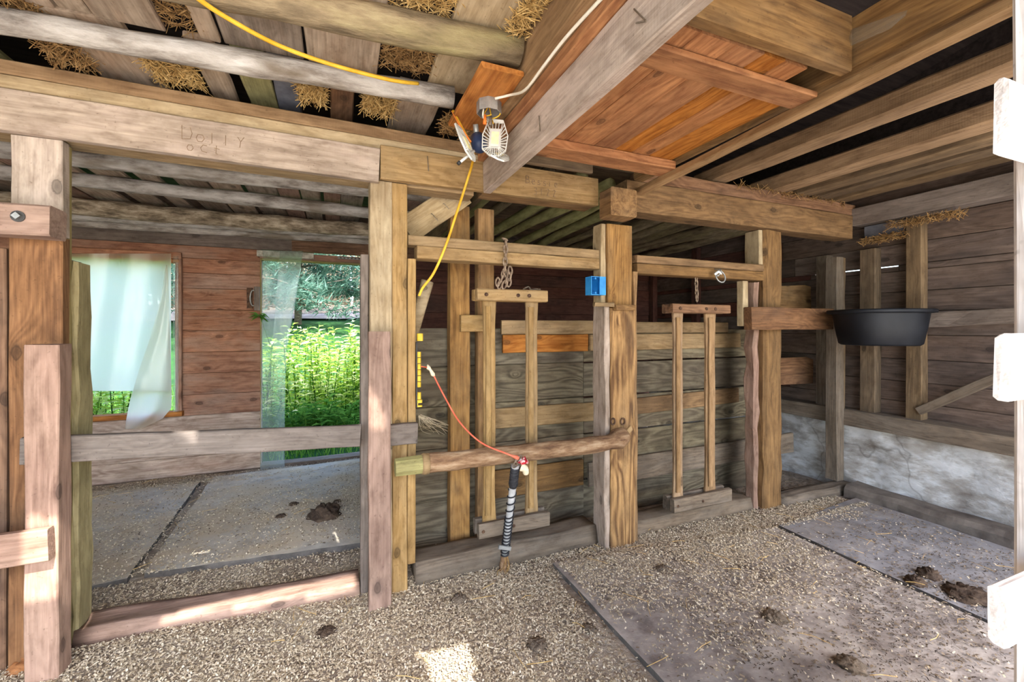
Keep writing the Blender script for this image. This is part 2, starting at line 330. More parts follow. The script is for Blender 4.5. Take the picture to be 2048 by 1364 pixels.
def bb(name, x0, x1, y0, y1, z0, z1, mat, axis='z', parent=None, **kw):
    cx, cy, cz = (x0 + x1) / 2, (y0 + y1) / 2, (z0 + z1) / 2
    if axis == 'x': return board(name, (x0, cy, cz), (x1, cy, cz), y1 - y0, z1 - z0, mat, parent, (0, 0, 1), **kw)
    if axis == 'y': return board(name, (cx, y0, cz), (cx, y1, cz), x1 - x0, z1 - z0, mat, parent, (0, 0, 1), **kw)
    return board(name, (cx, cy, z0), (cx, cy, z1), x1 - x0, y1 - y0, mat, parent, (0, 1, 0), **kw)
def tube_geo(path, rad, sides=8, rough=0.0, squash=1.0, caps=True, nfreq=6.0, up=None):
    path = [Vector(p) for p in path]; n = len(path)
    if not hasattr(rad, '__len__'): rad = [rad] * n
    vs, fs = [], []; prev = None; off = Vector((U(0, 50), U(0, 50), U(0, 50)))
    for i, p in enumerate(path):
        d = (path[min(i + 1, n - 1)] - path[max(i - 1, 0)]).normalized()
        if prev is None:
            prev = (Vector((0, 0, 1)) if abs(d.z) < .9 else Vector((1, 0, 0)))
        u = (prev - d * prev.dot(d)).normalized(); v = d.cross(u); prev = u
        for j in range(sides):
            an = 2 * math.pi * j / sides
            q = u * math.cos(an) + v * math.sin(an) * squash; r = rad[i]
            if rough: r *= 1 + rough * noise.noise((p + q * r) * nfreq + off) * 1.4
            vs.append(p + q * r)
    for i in range(n - 1):
        for j in range(sides):
            a, b = i * sides + j, i * sides + (j + 1) % sides
            fs.append((a, b, b + sides, a + sides))
    if caps:
        fs.append(tuple(reversed(range(sides)))); fs.append(tuple(range((n - 1) * sides, n * sides)))
    return vs, fs
def tube(name, path, rad, mat, parent=None, sides=8, rough=0.0, **kw):
    vs, fs = tube_geo(path, rad, sides, rough, **kw)
    vs, mw = recenter(vs)
    return link(name, vs, fs, mat, parent, mw, smooth=True)
def log(name, a, b, r0, r1, mat, parent=None, sides=14, seg=18, rough=.16, bend=.02, nfreq=7.0):
    """round timber from a to b, local x along it"""
    m = frame(a, b); L = (Vector(b) - Vector(a)).length; ph = U(0, 6.28); ph2 = U(0, 6.28)
    path = [(L * i / seg, bend * math.sin(i / seg * 3.1 + ph), bend * math.sin(i / seg * 4.1 + ph2)) for i in range(seg + 1)]
    rad = [(r0 + (r1 - r0) * i / seg) * (1 + U(-.03, .03)) for i in range(seg + 1)]
    vs, fs = tube_geo(path, rad, sides, rough, nfreq=nfreq)
    return link(name, vs, fs, mat, parent, m, smooth=True)
def smooth_path(pts, k=6):
    pts = [Vector(p) for p in pts]; out = []
    for i in range(len(pts) - 1):
        p0, p1, p2, p3 = pts[max(i - 1, 0)], pts[i], pts[i + 1], pts[min(i + 2, len(pts) - 1)]
        for j in range(k):
            t = j / k
            out.append(.5 * ((2 * p1) + (p2 - p0) * t + (2 * p0 - 5 * p1 + 4 * p2 - p3) * t * t + (3 * p1 - p0 - 3 * p2 + p3) * t ** 3))
    out.append(pts[-1]); return out
def merge(parts):
    vs, fs = [], []
    for v, f in parts:
        o = len(vs); vs += [Vector(x) for x in v]; fs += [tuple(i + o for i in q) for q in f]
    return vs, fs
def box_geo(x0, x1, y0, y1, z0, z1):
    v = [(x, y, z) for x in (x0, x1) for y in (y0, y1) for z in (z0, z1)]
    return v, [(0, 1, 3, 2), (4, 6, 7, 5), (0, 4, 5, 1), (2, 3, 7, 6), (0, 2, 6, 4), (1, 5, 7, 3)]
def bar_geo(a, b, w, t, n=(0, 0, 1)):
    m = frame(a, b, n); L = (Vector(b) - Vector(a)).length
    v, f = box_geo(0, L, -w / 2, w / 2, -t / 2, t / 2)
    return [m @ Vector(q) for q in v], f
def lump_geo(c, r, seg=10, rings=6, rough=.35, freq=9, flat=.6):
    vs, fs = [], []; off = Vector((U(0, 60), U(0, 60), U(0, 60)))
    for i in range(rings + 1):
        th = math.pi / 2 * i / rings
        for j in range(seg):
            ph = 2 * math.pi * j / seg
            d = Vector((math.cos(ph) * math.cos(th), math.sin(ph) * math.cos(th), math.sin(th) * flat))
            k = r * (1 + rough * noise.noise(d * freq * .35 + off) * 1.6 + rough * .5 * noise.noise(d * freq + off))
            vs.append(Vector(c) + Vector((d.x * k, d.y * k, d.z * k)))
    for i in range(rings):
        for j in range(seg):
            a, b = i * seg + j, i * seg + (j + 1) % seg
            fs.append((a, b, b + seg, a + seg))
    fs.append(tuple(range(seg)))
    return vs, fs
def ground_z(x, y):
    z = .012 * noise.noise(Vector((x * 1.7, y * 1.7, 3.1))) + .006 * noise.noise(Vector((x * 6, y * 6, 1.7)))
    return z

# ------------------------------------------------------------------ the setting: floor, walls, ceiling, roof
def grid(name, x0, x1, y0, y1, step, zf, mat, parent=None, smooth=True):
    nx, ny = max(1, int(round((x1 - x0) / step))), max(1, int(round((y1 - y0) / step)))
    vs = [(x0 + (x1 - x0) * i / nx, y0 + (y1 - y0) * j / ny, 0) for j in range(ny + 1) for i in range(nx + 1)]
    vs = [(x, y, zf(x, y)) for x, y, _ in vs]
    fs = [(j * (nx + 1) + i, j * (nx + 1) + i + 1, (j + 1) * (nx + 1) + i + 1, (j + 1) * (nx + 1) + i) for j in range(ny) for i in range(nx)]
    return link(name, vs, fs, mat, parent, None, smooth)
tag(grid('floor', -3.12, 4.06, -.3, 4.9, .05, ground_z, 'ground_dirt'), 'bare dirt barn floor strewn with wood shavings', None, None, 'structure')
tag(grid('ground_yard', -9, 9, -9, -.3, 1.0, lambda x, y: -.01, 'yard_bounce'), 'yard in front of the barn, paled to bounce sunlight inside', None, None, 'structure')

WB = 4.75
DX0, DX1, DZ1 = -.66, .30, 2.10           # back doorway
NX0, NX1, NZ0, NZ1 = -2.10, -1.335, .60, 1.985   # back window
wb = tag(empty('wall_back', (0.5, WB, 0)), 'back wall of red-brown horizontal barn boards', None, None, 'structure')
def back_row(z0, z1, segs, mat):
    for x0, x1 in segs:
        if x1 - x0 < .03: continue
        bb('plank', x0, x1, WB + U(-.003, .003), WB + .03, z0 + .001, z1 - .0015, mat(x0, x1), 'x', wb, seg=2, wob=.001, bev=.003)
rows = [(.0, .17), (.17, .36), (.36, .545), (.545, .735), (.735, .93), (.93, 1.125), (1.125, 1.32), (1.32, 1.515), (1.515, 1.71), (1.71, 1.85), (1.85, 1.985), (1.985, 2.10)]
for k, (z0, z1) in enumerate(rows):
    mid = (z0 + z1) / 2; segs = [[-3.12, 4.06]]
    def cut(segs, a, b):
        out = []
        for x0, x1 in segs:
            if b <= x0 or a >= x1: out.append([x0, x1])
            else:
                if a > x0: out.append([x0, a])
                if b < x1: out.append([b, x1])
        return out
    segs = cut(segs, DX0, DX1)
    if NZ0 - .06 < mid < NZ1 + .02: segs = cut(segs, NX0, NX1)
    j = U(1.4, 2.6); segs = [q for a in segs for q in ([[a[0], j], [j, a[1]]] if a[0] < j - .3 and a[1] > j + .3 else [a])]
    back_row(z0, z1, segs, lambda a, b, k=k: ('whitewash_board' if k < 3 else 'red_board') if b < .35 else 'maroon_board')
for x0, x1 in ((-3.12, -.4), (-.4, 1.7), (1.7, 4.06)):
    bb('plank', x0, x1, WB - .01, WB + .03, 2.10, 2.305, 'grey_rail' if x0 < -.5 else ('brown_wood' if x0 < 1 else 'dark_board'), 'x', wb, seg=4, wob=.002)
    bb('plank', x0, x1, WB, WB + .03, 2.307, 2.62, 'dark_board', 'x', wb, seg=3)

for x0, x1, z0, z1 in ((-3.12, NX0, -.02, 2.6), (NX0, NX1, -.02, NZ0 - .02), (NX0, NX1, NZ1 + .01, 2.6), (NX1, DX0, -.02, 2.6), (DX0, DX1, DZ1 + .01, 2.6), (DX1, 4.06, -.02, 2.6)):
    bb('leak_backing', x0, x1, WB + .033, WB + .05, z0, z1, 'dark_board', 'x', wb, seg=1, wob=0)  # backing added outside the planks to keep daylight out of the seams
# window_1 and door_1
w1 = tag(empty('window_1', ((NX0 + NX1) / 2, WB, NZ0)), 'unglazed window opening with reddish wooden frame', None, None, 'structure')
bb('frame_head', NX0 - .05, NX1 + .045, WB - .03, WB - .004, NZ1 - .015, NZ1 + .04, 'red_board', 'x', w1, seg=2)
bb('frame_head', NX0 - .03, NX1 + .03, WB - .036, WB + .03, NZ1 - .055, NZ1 - .017, 'orange_wood', 'x', w1, seg=2)
bb('frame_jamb', NX1 + .002, NX1 + .05, WB - .035, WB - .004, NZ0, NZ1 - .02, 'red_board', 'z', w1, seg=3)
bb('frame_jamb', NX0 - .05, NX0 - .002, WB - .035, WB - .004, NZ0, NZ1 - .02, 'red_board', 'z', w1, seg=3)
bb('window_sill', NX0 - .03, NX1 + .06, WB - .06, WB + .05, NZ0 - .045, NZ0 - .003, 'orange_wood', 'x', w1, seg=2)
d1 = tag(empty('door_1', ((DX0 + DX1) / 2, WB, 0)), 'open back doorway with weathered jambs and a metal strip rail', None, None, 'structure')
bb('jamb', DX1 + .002, DX1 + .10, WB - .05, WB - .004, .0, DZ1 - .02, 'grey_rail', 'z', d1, seg=5)
bb('jamb', DX0 - .012, DX0 - .002, WB - .01, WB + .05, .0, DZ1 - .02, 'green_edge', 'z', d1, seg=5)
bb('door_head', DX0 - .01, DX1 + .1, WB - .05, WB - .012, 2.015, 2.075, 'red_board', 'x', d1, seg=3)
bb('door_head', DX0, DX1, WB - .012, WB + .05, 2.0, 2.03, 'moss_plank', 'x', d1, seg=3)
bb('threshold', DX0, DX1, WB - .06, WB + .08, -.01, .035, 'grey_rail', 'x', d1, seg=4, wob=.006)
rl = bb('strip_rail', DX0 - .03, -.20, WB - .075, WB - .052, 2.025, 2.085, 'clear_strip_metal', 'x', d1, seg=2, wob=0)
bb('strip_rail', .02, DX1 - .02, WB - .065, WB - .052, 2.045, 2.065, 'galvanised', 'x', d1, seg=2, wob=0)
for k in range(7):
    bb('slot', .04 + k * .035, .055 + k * .035, WB - .068, WB - .0655, 2.051, 2.06, 'dark_metal', 'x', d1, seg=1, wob=0, bev=.001)

# right wall: planks, studs, sill and whitewashed foundation
XR = 4.05
wr = tag(empty('wall_right', (XR, 2, 0)), 'dark weathered board wall over a whitewashed stone foundation', None, None, 'structure')
z = .62; k = 0
while z < 2.55:
    h = U(.15, .19)
    gap = 0
    if z < 1.83 < z + h: h = 1.835 - z; gap = 1
    ys = [-.3, U(.7, 1.2), U(2.75, 3.1), 4.74]
    if gap: ys = [-.3, 1.95, 2.62, 4.74]
    for i in range(3):
        y0, y1 = ys[i], ys[i + 1]
        bb('plank', XR + U(-.004, .004), XR + .03, y0 + .002, y1 - .002, z + .001, z + h - (.009 if gap and i == 1 else .0015), 'dark_board' if i < 2 else ('maroon_board' if k % 2 else 'dark_board'), 'y', wr, seg=3, wob=.002)
    z += h; k += 1
for y0, y1, z0, z1 in ((-.3, 1.97, .6, 2.6), (1.97, 2.60, .6, 1.80), (1.97, 2.60, 1.86, 2.6), (2.60, 4.74, .6, 2.6)):
    bb('leak_backing', XR + .033, XR + .05, y0, y1, z0, z1, 'dark_board', 'y', wr, seg=1, wob=0)  # added behind the boards against light leaks, left open at the slit
for u0, u1, y in ((1820, 1852, None), (1728, 1759, None), (1640, 1663, None)):
    a, b = PX(u0, 600, XR - .03), PX(u1, 600, XR - .03)
    y0, y1 = min(a.y, b.y), max(a.y, b.y)
    bb('stud', XR - .09, XR - .006, y0, y1, .672, 2.13 if u0 > 1800 else 1.98, 'taupe_wood' if u0 > 1700 else 'dusty_wood', 'z', wr, seg=5)
for y in (3.15, 3.9):
    bb('stud', XR - .07, XR - .006, y, y + .09, .672, 2.3, 'maroon_board', 'z', wr, seg=4)
bb('corner_filler', XR - .08, XR - .006, 4.655, 4.738, .68, 2.40, 'maroon_board', 'z', wr, seg=3)  # added to close a corner gap that let dots of light in
bb('leak_backing', XR + .012, XR + .05, 4.72, 4.80, .0, 2.6, 'dark_board', 'z', wr, seg=1, wob=0)  # outer strip added to seal the same corner against daylight
bb('wall_sill', XR - .16, XR + .03, -.3, 4.7, .545, .67, 'dusty_wood', 'y', wr, seg=10, wob=.008)
bb('top_plate', XR - .14, XR - .002, -.3, 2.2, 2.18, 2.32, 'grey_rail', 'y', wr, seg=6, wob=.006)
bb('plate_patch', XR - .05, XR - .008, 1.86, 2.16, 2.06, 2.175, 'blueish_board', 'y', wr, seg=2)
def fz(x, y): return 0
nx, nz = 90, 16
vs = []
for j in range(nz + 1):
    for i in range(nx + 1):
        y = -.3 + 5.0 * i / nx; zz = -.02 + .562 * j / nz
        bulge = .05 * noise.noise(Vector((y * 2.2, zz * 4, 1))) + .02 * noise.noise(Vector((y * 9, zz * 9, 5)))
        vs.append((XR - .09 - max(0, (.30 - zz)) * .12 + bulge, y, zz))
fs = [(j * (nx + 1) + i, (j + 1) * (nx + 1) + i, (j + 1) * (nx + 1) + i + 1, j * (nx + 1) + i + 1) for j in range(nz) for i in range(nx)]
link('foundation', vs, fs, 'foundation', wr, None, True)
bb('footing', XR - .30, XR - .1, -.3, 2.17, -.02, .10, 'curb', 'y', wr, seg=14, wob=.014, bev=.03)

wl = tag(empty('wall_left', (-3.1, 2, 0)), 'left board wall', None, None, 'structure')
for k in range(11):
    bb('plank', -3.14, -3.112, -.3, 4.74, .24 * k + .001, .24 * k + .238, 'dark_board', 'y', wl, seg=2)

# loft roof and its end walls keep the loft dark
rf = link('roof', *merge([bar_geo((.45, .28, 3.6), (.45, 5.0, 2.66), 7.4, .04), box_geo(-3.2, -3.15, .3, 4.8, 2.5, 3.6), box_geo(4.085, 4.13, .3, 4.8, 2.5, 3.6)]), 'loft_dark')
tag(rf, 'dark boarded shed roof over the hay loft', None, None, 'structure')

# ceiling: loft floor planks
ce = tag(empty('ceiling', (-.5, 2.5, 2.4)), 'rough loft floor planks with open gaps', None, None, 'structure')
def plank_y(xa, xb, y0, y1, z, mat, skew=0.0, t=.024):
    a = Vector(((xa + xb) / 2, y0, z)); b = Vector(((xa + xb) / 2 + skew, y1, z + U(-.006, .006)))
    return board('plank', a, b, xb - xa, t, mat, ce, seg=4, wob=.004)
for xa, xb, m in ((-3.08, -2.85, 'grey_board'), (-2.83, -2.58, 'loft_plank'), (-2.56, -2.32, 'loft_plank'), (-2.3, -2.05, 'loft_plank'), (-2.03, -1.8, 'grey_board'), (-1.78, -1.5, 'loft_plank'), (-1.49, -1.25, 'loft_plank'), (-1.23, -1.1, 'grey_board'), (-.99, -.895, 'loft_plank'), (-.89, -.80, 'loft_plank'), (-.793, -.585, 'loft_plank'), (-.475, -.41, 'loft_plank'), (-.40, -.122, 'grey_board'), (-.108, .165, 'loft_plank'), (.385, .60, 'cream_wood')):
    plank_y(xa, xb, 1.15, 1.97, 2.467, m)
for u0, u1, m in ((-760, -560, 'loft_plank'), (-540, -350, 'grey_board'), (-330, -180, 'loft_plank'), (-160, -40, 'loft_plank'), (0, 60, 'moss_plank'), (205, 318, 'loft_plank'), (408, 458, 'loft_plank'), (482, 540, 'moss_plank'), (545, 592, 'blueish_board'), (660, 712, 'brown_wood'), (800, 905, 'loft_plank')):
    a, b = PZ(u0, 150, 2.47), PZ(u1, 150, 2.47)
    plank_y(a.x, b.x, 1.985, 2.58, 2.467, m)
x = -3.08
while x < .8:
    wd = U(.11, .24)
    plank_y(x, min(x + wd, .84), 2.45, 4.74, 2.405, random.choice(['loft_plank', 'loft_plank', 'grey_board', 'pink_wood', 'moss_plank']))
    x += wd + random.choice([.008, .03, .07, .09])
y = 2.42
while y < 4.6:
    wd = U(.18, .28)
    bb('plank', .88, 4.04, y, y + wd, 2.41, 2.435, 'taupe_wood', 'x', ce, seg=3); y += wd + .008

# unseen sun blockers added above the view, with holes cut to place sun patches
def back_to(p, Z=None, Y=None):
    p = Vector(p); t = (p.z - Z) / SUN_DIR.z if Z is not None else (p.y - Y) / SUN_DIR.y
    return p - SUN_DIR * t
PZR, LFY = 2.62, .28
def inside(x, y, poly):
    c = False; n = len(poly)
    for i in range(n):
        (ax, ay), (bx, by) = poly[i], poly[(i + 1) % n]
        if (ay > y) != (by > y) and x < (bx - ax) * (y - ay) / (by - ay) + ax: c = not c
    return c
def holed(name, x0, x1, v0, v1, st, holes, place, mat, label):
    nx, ny = int(round((x1 - x0) / st)), int(round((v1 - v0) / st)); vs, fs = [], []
    for j in range(ny + 1):
        for i in range(nx + 1): vs.append(place(x0 + i * st, v0 + j * st))
    for j in range(ny):
        for i in range(nx):
            x, y = x0 + (i + .5) * st, v0 + (j + .5) * st
            if any(inside(x, y, h) for h in holes): continue
            a = j * (nx + 1) + i; fs.append((a, a + 1, a + nx + 2, a + nx + 1))
    tag(link(name, vs, fs, mat), label, None, None, 'structure')
ph = [[(q.x, q.y) for q in (back_to(p, Z=PZR) for p in pts)] for pts in (
    [(.324, 1.79, 0), (.498, 1.765, 0), (.56, .9, 0), (.40, .9, 0)],
    [(.86, .24, 2.1), (1.1, .24, 2.1), (1.1, .24, .1), (.86, .24, .1)],
    [(-.72, 2.35, .06), (.09, 2.28, .06), (.09, 2.46, .06), (-.5, 2.50, .06)])]
holed('roof_sun_blocker', -5, 6, -1.40, .28, .028, ph, lambda x, y: (x, y, PZR), 'sun_blocker', 'added unseen roof that blocks the sun, holed to shape light patches')
lh = [[(q.x, q.z) for q in (back_to(p, Y=LFY) for p in pts)] for pts in (
    [PY(342, 846, 2.272), PY(396, 846, 2.272), PY(396, 894, 2.272), PY(376, 888, 2.272), PY(356, 872, 2.272)],
    [PY(732, 772, 2.143), PY(756, 796, 2.143), PY(774, 842, 2.143), PY(768, 858, 2.143), PY(732, 852, 2.143)],
    [PY(50, 1035, 2.18), PY(124, 1035, 2.18), PY(140, 1330, 2.2), PY(50, 1330, 2.2)],
    [PY(132, 640, 2.4), PY(150, 620, 2.4), PY(152, 690, 2.4), PY(134, 720, 2.4)])]
holed('wall_sun_mask', -3.2, 4.15, 2.62, 3.62, .02, lh, lambda x, z: (x, LFY, z), 'loft_dark', 'added unseen panel above the doorway, holed to aim sun spots')

# ------------------------------------------------------------------ timber frame of the stall front
def post(name, label, cat='post', **kw): return tag(name, label, cat, **kw)
# header beam
beam = empty('header_beam', (-1, 2.3, 2.09))
tag(beam, 'long header beam of pale boards above the left stall opening, pencilled Dolly', 'beam')
YB = 2.20
a0, b0 = PY(-120, 197, YB + .1), PY(759.5, (298 + 362) / 2, YB)
a1 = a0 + (a0 - b0).normalized() * 1.75
board('face_board', a1 + Vector((0, .02, 0)), b0 + Vector((0, .02, 0)), .165, .04, 'pale_wood', beam, n=(0, -1, 0), seg=16, wob=.002)
board('inner_board', a1 + Vector((0, .105, .0)), b0 + Vector((.5, .105, 0)), .165, .12, 'honey_pale', beam, n=(0, -1, 0), seg=12, wob=.003)
for k in range(2):
    dz = .112 + k * .057
    e0, e1 = a0 + Vector((0, .09, dz)), PY(962, 330, YB) + Vector((0, .09, dz - .083 + .0))
    board('top_strip', e0 + (e0 - e1).normalized() * 1.75, e1, .16, .055, 'joist_wood' if k else 'cream_wood', beam, n=(0, 0, 1), seg=12, wob=.0015)
beam2 = empty('header_beam', (.9, 2.3, 2.09))
tag(beam2, 'header beam board over the chained stanchion, pencilled Bessie', 'beam')
bb('face_board', .204, 1.465, YB, YB + .04, 2.085, 2.25, 'honey_pale', 'x', beam2, seg=8)
bb('inner_board', .75, 1.465, YB + .045, YB + .165, 2.09, 2.235, 'honey_wood', 'x', beam2, seg=5)
beam3 = empty('header_beam', (2.8, 2.3, 2.09))
tag(beam3, 'shade-darkened header beam between the carved post and the right wall', 'beam')
bb('face_board', 1.665, 3.90, YB - .01, YB + .13, 2.075, 2.265, 'honey_shaded', 'x', beam3, seg=10, wob=.004)
bb('top_strip', 1.80, 3.94, YB + .0, YB + .14, 2.27, 2.355, 'brown_wood', 'x', beam3, seg=8, wob=.006)

# pencilled names
GL = {'D': [[(0, 1), (0, 0), (.5, .1), (.62, .5), (.5, .9)]], 'o': [[(.1, .0), (0, .25), (.1, .5), (.4, .5), (.5, .25), (.35, .0), (.1, .0)]], 'l': [[(.1, .75), (.1, 0)]],
      'Y': [[(0, .75), (.2, .45)], [(.42, .8), (.2, .45), (.14, 0)]], 'C': [[(.5, .65), (.2, .7), (0, .4), (.1, .1), (.5, 0)]], 't': [[(.2, .8), (.15, .05), (.3, 0)], [(0, .55), (.45, .5)]],
      'B': [[(0, 0), (0, 1), (.4, .95), (.42, .6), (0, .52), (.48, .45), (.5, .1), (0, 0)]], 'e': [[(0, .3), (.42, .35), (.35, .55), (.1, .55), (0, .25), (.15, 0), (.45, .05)]],
      's': [[(.4, .5), (.1, .55), (.05, .35), (.38, .25), (.35, .02), (0, .05)]], 'i': [[(.1, .5), (.1, 0)], [(.1, .72), (.1, .66)]],
      '3': [[(0, .9), (.35, 1), (.4, .7), (.12, .52), (.42, .4), (.35, .05), (0, .05)]], '/': [[(.3, 1), (.1, 0)]], '2': [[(0, .8), (.2, 1), (.4, .8), (.05, .05), (.45, .05)]], '1': [[(.15, .9), (.15, 0)]]}
def scribble(parent, text, p, dx, size, adv):
    parts = []; p = Vector(p); dx = Vector(dx).normalized(); up = Vector((0, 0, 1))
    for i, ch in enumerate(text):
        for stroke in GL.get(ch, []):
            pts = [p + dx * (adv * i + q[0] * size) + up * (q[1] * size) for q in stroke]
            for a, b in zip(pts, pts[1:]): parts.append(bar_geo(a, b, .0024, .0016, (0, -1, 0)))
    if parts:
        vs, fs = merge(parts); vs, mw = recenter(vs)
        return link('pencil_lettering', vs, fs, 'pencil', parent, mw)
dxl = (b0 - a0)
def on_face(u, v):
    # point on the front face of the left beam
    d = ray(u, v); t = (a0.y * (b0.x - a0.x) - a0.x * (b0.y - a0.y)) / (d[1] * (b0.x - a0.x) - d[0] * (b0.y - a0.y))
    return Vector((d[0] * t, d[1] * t - .0008, EYE + d[2] * t))
scribble(beam, 'DollY', on_face(364, 278), dxl, .060, .052)
scribble(beam, 'oCt', on_face(374, 300), dxl, .046, .05)
scribble(beam2, 'Bessie', PY(1052, 366, YB - .0008), (1, 0, 0), .042, .036)
scribble(beam2, '3122', PY(1068, 389, YB - .0008), (1, 0, 0), .042, .04)

# post by the left opening (with bolted block)
OY = .07
p1 = empty('stall_post', (-1.07, 2.35 + OY, 0)); tag(p1, 'tall weathered post at the left edge with knotted pale top board', 'post')
bb('post_board', -1.185, -1.03, 2.245 + OY, 2.30 + OY, 1.72, 2.112, 'pale_wood', 'z', p1, seg=3)
bb('post_board', -1.185, -1.04, 2.303 + OY, 2.345 + OY, .0, 2.112, 'green_edge', 'z', p1, seg=6)
bb('post_board', -1.19, -1.03, 2.242 + OY, 2.30 + OY, .0, 1.715, 'brown_wood', 'z', p1, seg=6)
bb('post_board', -1.33, -1.20, 2.25 + OY, 2.33 + OY, .0, 1.66, 'brown_wood', 'z', p1, seg=5)
blk = empty('bolted_block', (-1.3, 2.2, 1.7)); tag(blk, 'short thick timber bolted across the left post', 'timber')
zb0, zb1 = PY(50, 470, 2.20).z, PY(50, 408, 2.20).z
bb('block', -1.75, -1.012, 2.195, 2.24 + OY - .003, zb0, zb1, 'pink_wood', 'x', blk, seg=4, wob=.004, bev=.008)
bp = PY(37, 433, 2.195)
vs, fs = tube_geo([bp + Vector((0, .0, 0)), bp + Vector((0, -.006, 0))], .021, 16); link('washer', *recenter(vs)[:1], fs, 'dark_metal', blk, recenter(vs)[1])
vs, fs = tube_geo([bp + Vector((0, -.006, 0)), bp + Vector((0, -.018, 0))], .0135, 4); link('bolt_head', *recenter(vs)[:1], fs, 'galvanised', blk, recenter(vs)[1])
slab = empty('bark_slab', (-1.06, 2.45, 0))
bb('sawn_face', -1.095, -1.05, 2.395, 2.52, .0, 1.64, 'grey_board', 'z', slab, seg=12, wob=.004, bev=.006)
bb('bark_edge', -1.048, -1.02, 2.405, 2.53, .0, 1.63, 'green_edge', 'z', slab, seg=14, wob=.006, bev=.01)
tag(slab, 'upright bark-edged slab with yellow-green side beside the window', 'slab')
fp = bb('gate_post', -1.078, -.98, 2.178, 2.266, .0, 1.285, 'pink_wood', 'z', seg=8, wob=.003)
tag(fp, 'short pinkish square post standing before the left post', 'post')
rb = bb('low_rail', -2.9, -.99, 2.132, 2.174, .478, .598, 'pink_wood', 'x', seg=4, wob=.005)
tag(rb, 'pale stub of low rail nailed across the short pinkish post', 'rail')
rail = board('stall_rail', (-1.136, 2.289, .868), (.112, 2.258, .815), .034, .105, 'grey_rail', n=(0, 0, 1), seg=10, wob=.003)
tag(rail, 'grey horizontal rail across the open left stall', 'rail')
re_ = bb('rail_end', .25, .385, 2.20, 2.238, .76, .865, 'grey_rail', 'x', seg=2, wob=.003)
tag(re_, 'grey rail end nailed to the cream middle post', 'rail')

# middle post
p2 = empty('stall_post', (.25, 2.3, 0)); tag(p2, 'cream built-up post between the open stall and the first stanchion', 'post')
bb('post_board', .158, .264, 2.24, 2.36, .0, 2.083, 'cream_wood', 'z', p2, seg=8)
bb('post_board', .266, .34, 2.242, 2.36, .0, 2.083, 'honey_pale', 'z', p2, seg=8)
bb('post_board', .343, .384, 2.25, 2.36, .13, 1.705, 'honey_pale', 'z', p2, seg=7)
bb('post_board', .118, .156, 2.30, 2.40, .0, 1.72, 'grey_rail', 'z', p2, seg=6)
sp = bb('gate_post', .145, .248, 2.145, 2.197, .0, 1.33, 'pink_wood', 'z', seg=8, wob=.003)
tag(sp, 'short flat post standing against the cream middle post', 'post')

# carved-grain post
p3 = empty('stall_post', (1.63, 2.28, 0)); tag(p3, 'stout honey-coloured post with raised swirling grain between the stanchions', 'post')
bb('post_core', 1.55, 1.735, 2.225, 2.36, .0, 1.99, 'honey_wood', 'z', p3, seg=9, wob=.004)
bb('front_board', 1.552, 1.735, 2.195, 2.223, .0, 1.47, 'carved_wood', 'z', p3, seg=9, wob=.004)
bb('side_board', 1.51, 1.548, 2.20, 2.33, .0, 1.49, 'pale_wood', 'z', p3, seg=9, wob=.006)
bb('side_board', 1.51, 1.548, 2.24, 2.33, 1.50, 1.99, 'cream_wood', 'z', p3, seg=4, wob=.003)
bb('edge_strip', 1.737, 1.762, 2.21, 2.33, .0, 1.70, 'honey_wood', 'z', p3, seg=9, wob=.006)
bb('peg', 1.42, 1.56, 2.165, 2.193, 1.475, 1.50, 'honey_pale', 'x', p3, seg=2, wob=.004)
bb('peg', 1.565, 1.71, 2.160, 2.193, 1.455, 1.49, 'honey_wood', 'x', p3, seg=3, wob=.006)
cap = bb('joist_end', 1.47, 1.655, 2.08, 2.195, 2.0, 2.165, 'honey_wood', 'y', seg=2, wob=.003, bev=.008)
tag(cap, 'sawn joist end with radiating rings resting on the carved-grain post', 'joist')

p4 = empty('stall_post', (3.02, 2.28, 0)); tag(p4, 'rough hewn post with pale worn edge right of the second stanchion', 'post')
bb('post_core', 2.93, 3.12, 2.225, 2.37, .0, 2.07, 'honey_shaded', 'z', p4, seg=14, wob=.009, bev=.02)
bb('worn_edge', 2.87, 2.922, 2.26, 2.36, .0, 1.685, 'pink_wood', 'z', p4, seg=14, wob=.012, bev=.018)
bb('top_trim', 2.885, 2.926, 2.24, 2.36, 1.815, 2.07, 'cream_wood', 'z', p4, seg=2)
p5 = empty('stall_post', (3.9, 2.3, 0)); tag(p5, 'dusty grey post against the right wall where the curb ends', 'post')
bb('post_core', 3.80, 3.893, 2.25, 2.34, .09, 1.93, 'dusty_wood', 'z', p5, seg=8, wob=.004)
bb('post_back', 3.896, 3.93, 2.26, 2.34, .56, 1.93, 'taupe_wood', 'z', p5, seg=8, wob=.004)

# headers over the stanchions
h1 = empty('stanchion_header', (.95, 2.3, 1.71)); tag(h1, 'doubled header rail that carries the first chained stanchion', 'rail')
bb('lower_rail', .390, 1.50, 2.245, 2.335, 1.708, 1.773, 'honey_pale', 'x', h1, seg=8, wob=.003)
bb('upper_rail', .345, 1.50, 2.245, 2.335, 1.776, 1.828, 'honey_pale', 'x', h1, seg=8, wob=.002)
h2 = empty('stanchion_header', (2.3, 2.3, 1.7)); tag(h2, 'doubled header rail over the second stanchion holding a steel ring', 'rail')
bb('lower_rail', 1.772, 2.914, 2.225, 2.325, 1.695, 1.76, 'honey_shaded', 'x', h2, seg=8, wob=.003)
bb('upper_rail', 1.772, 2.914, 2.225, 2.325, 1.763, 1.812, 'honey_shaded', 'x', h2, seg=8, wob=.002)

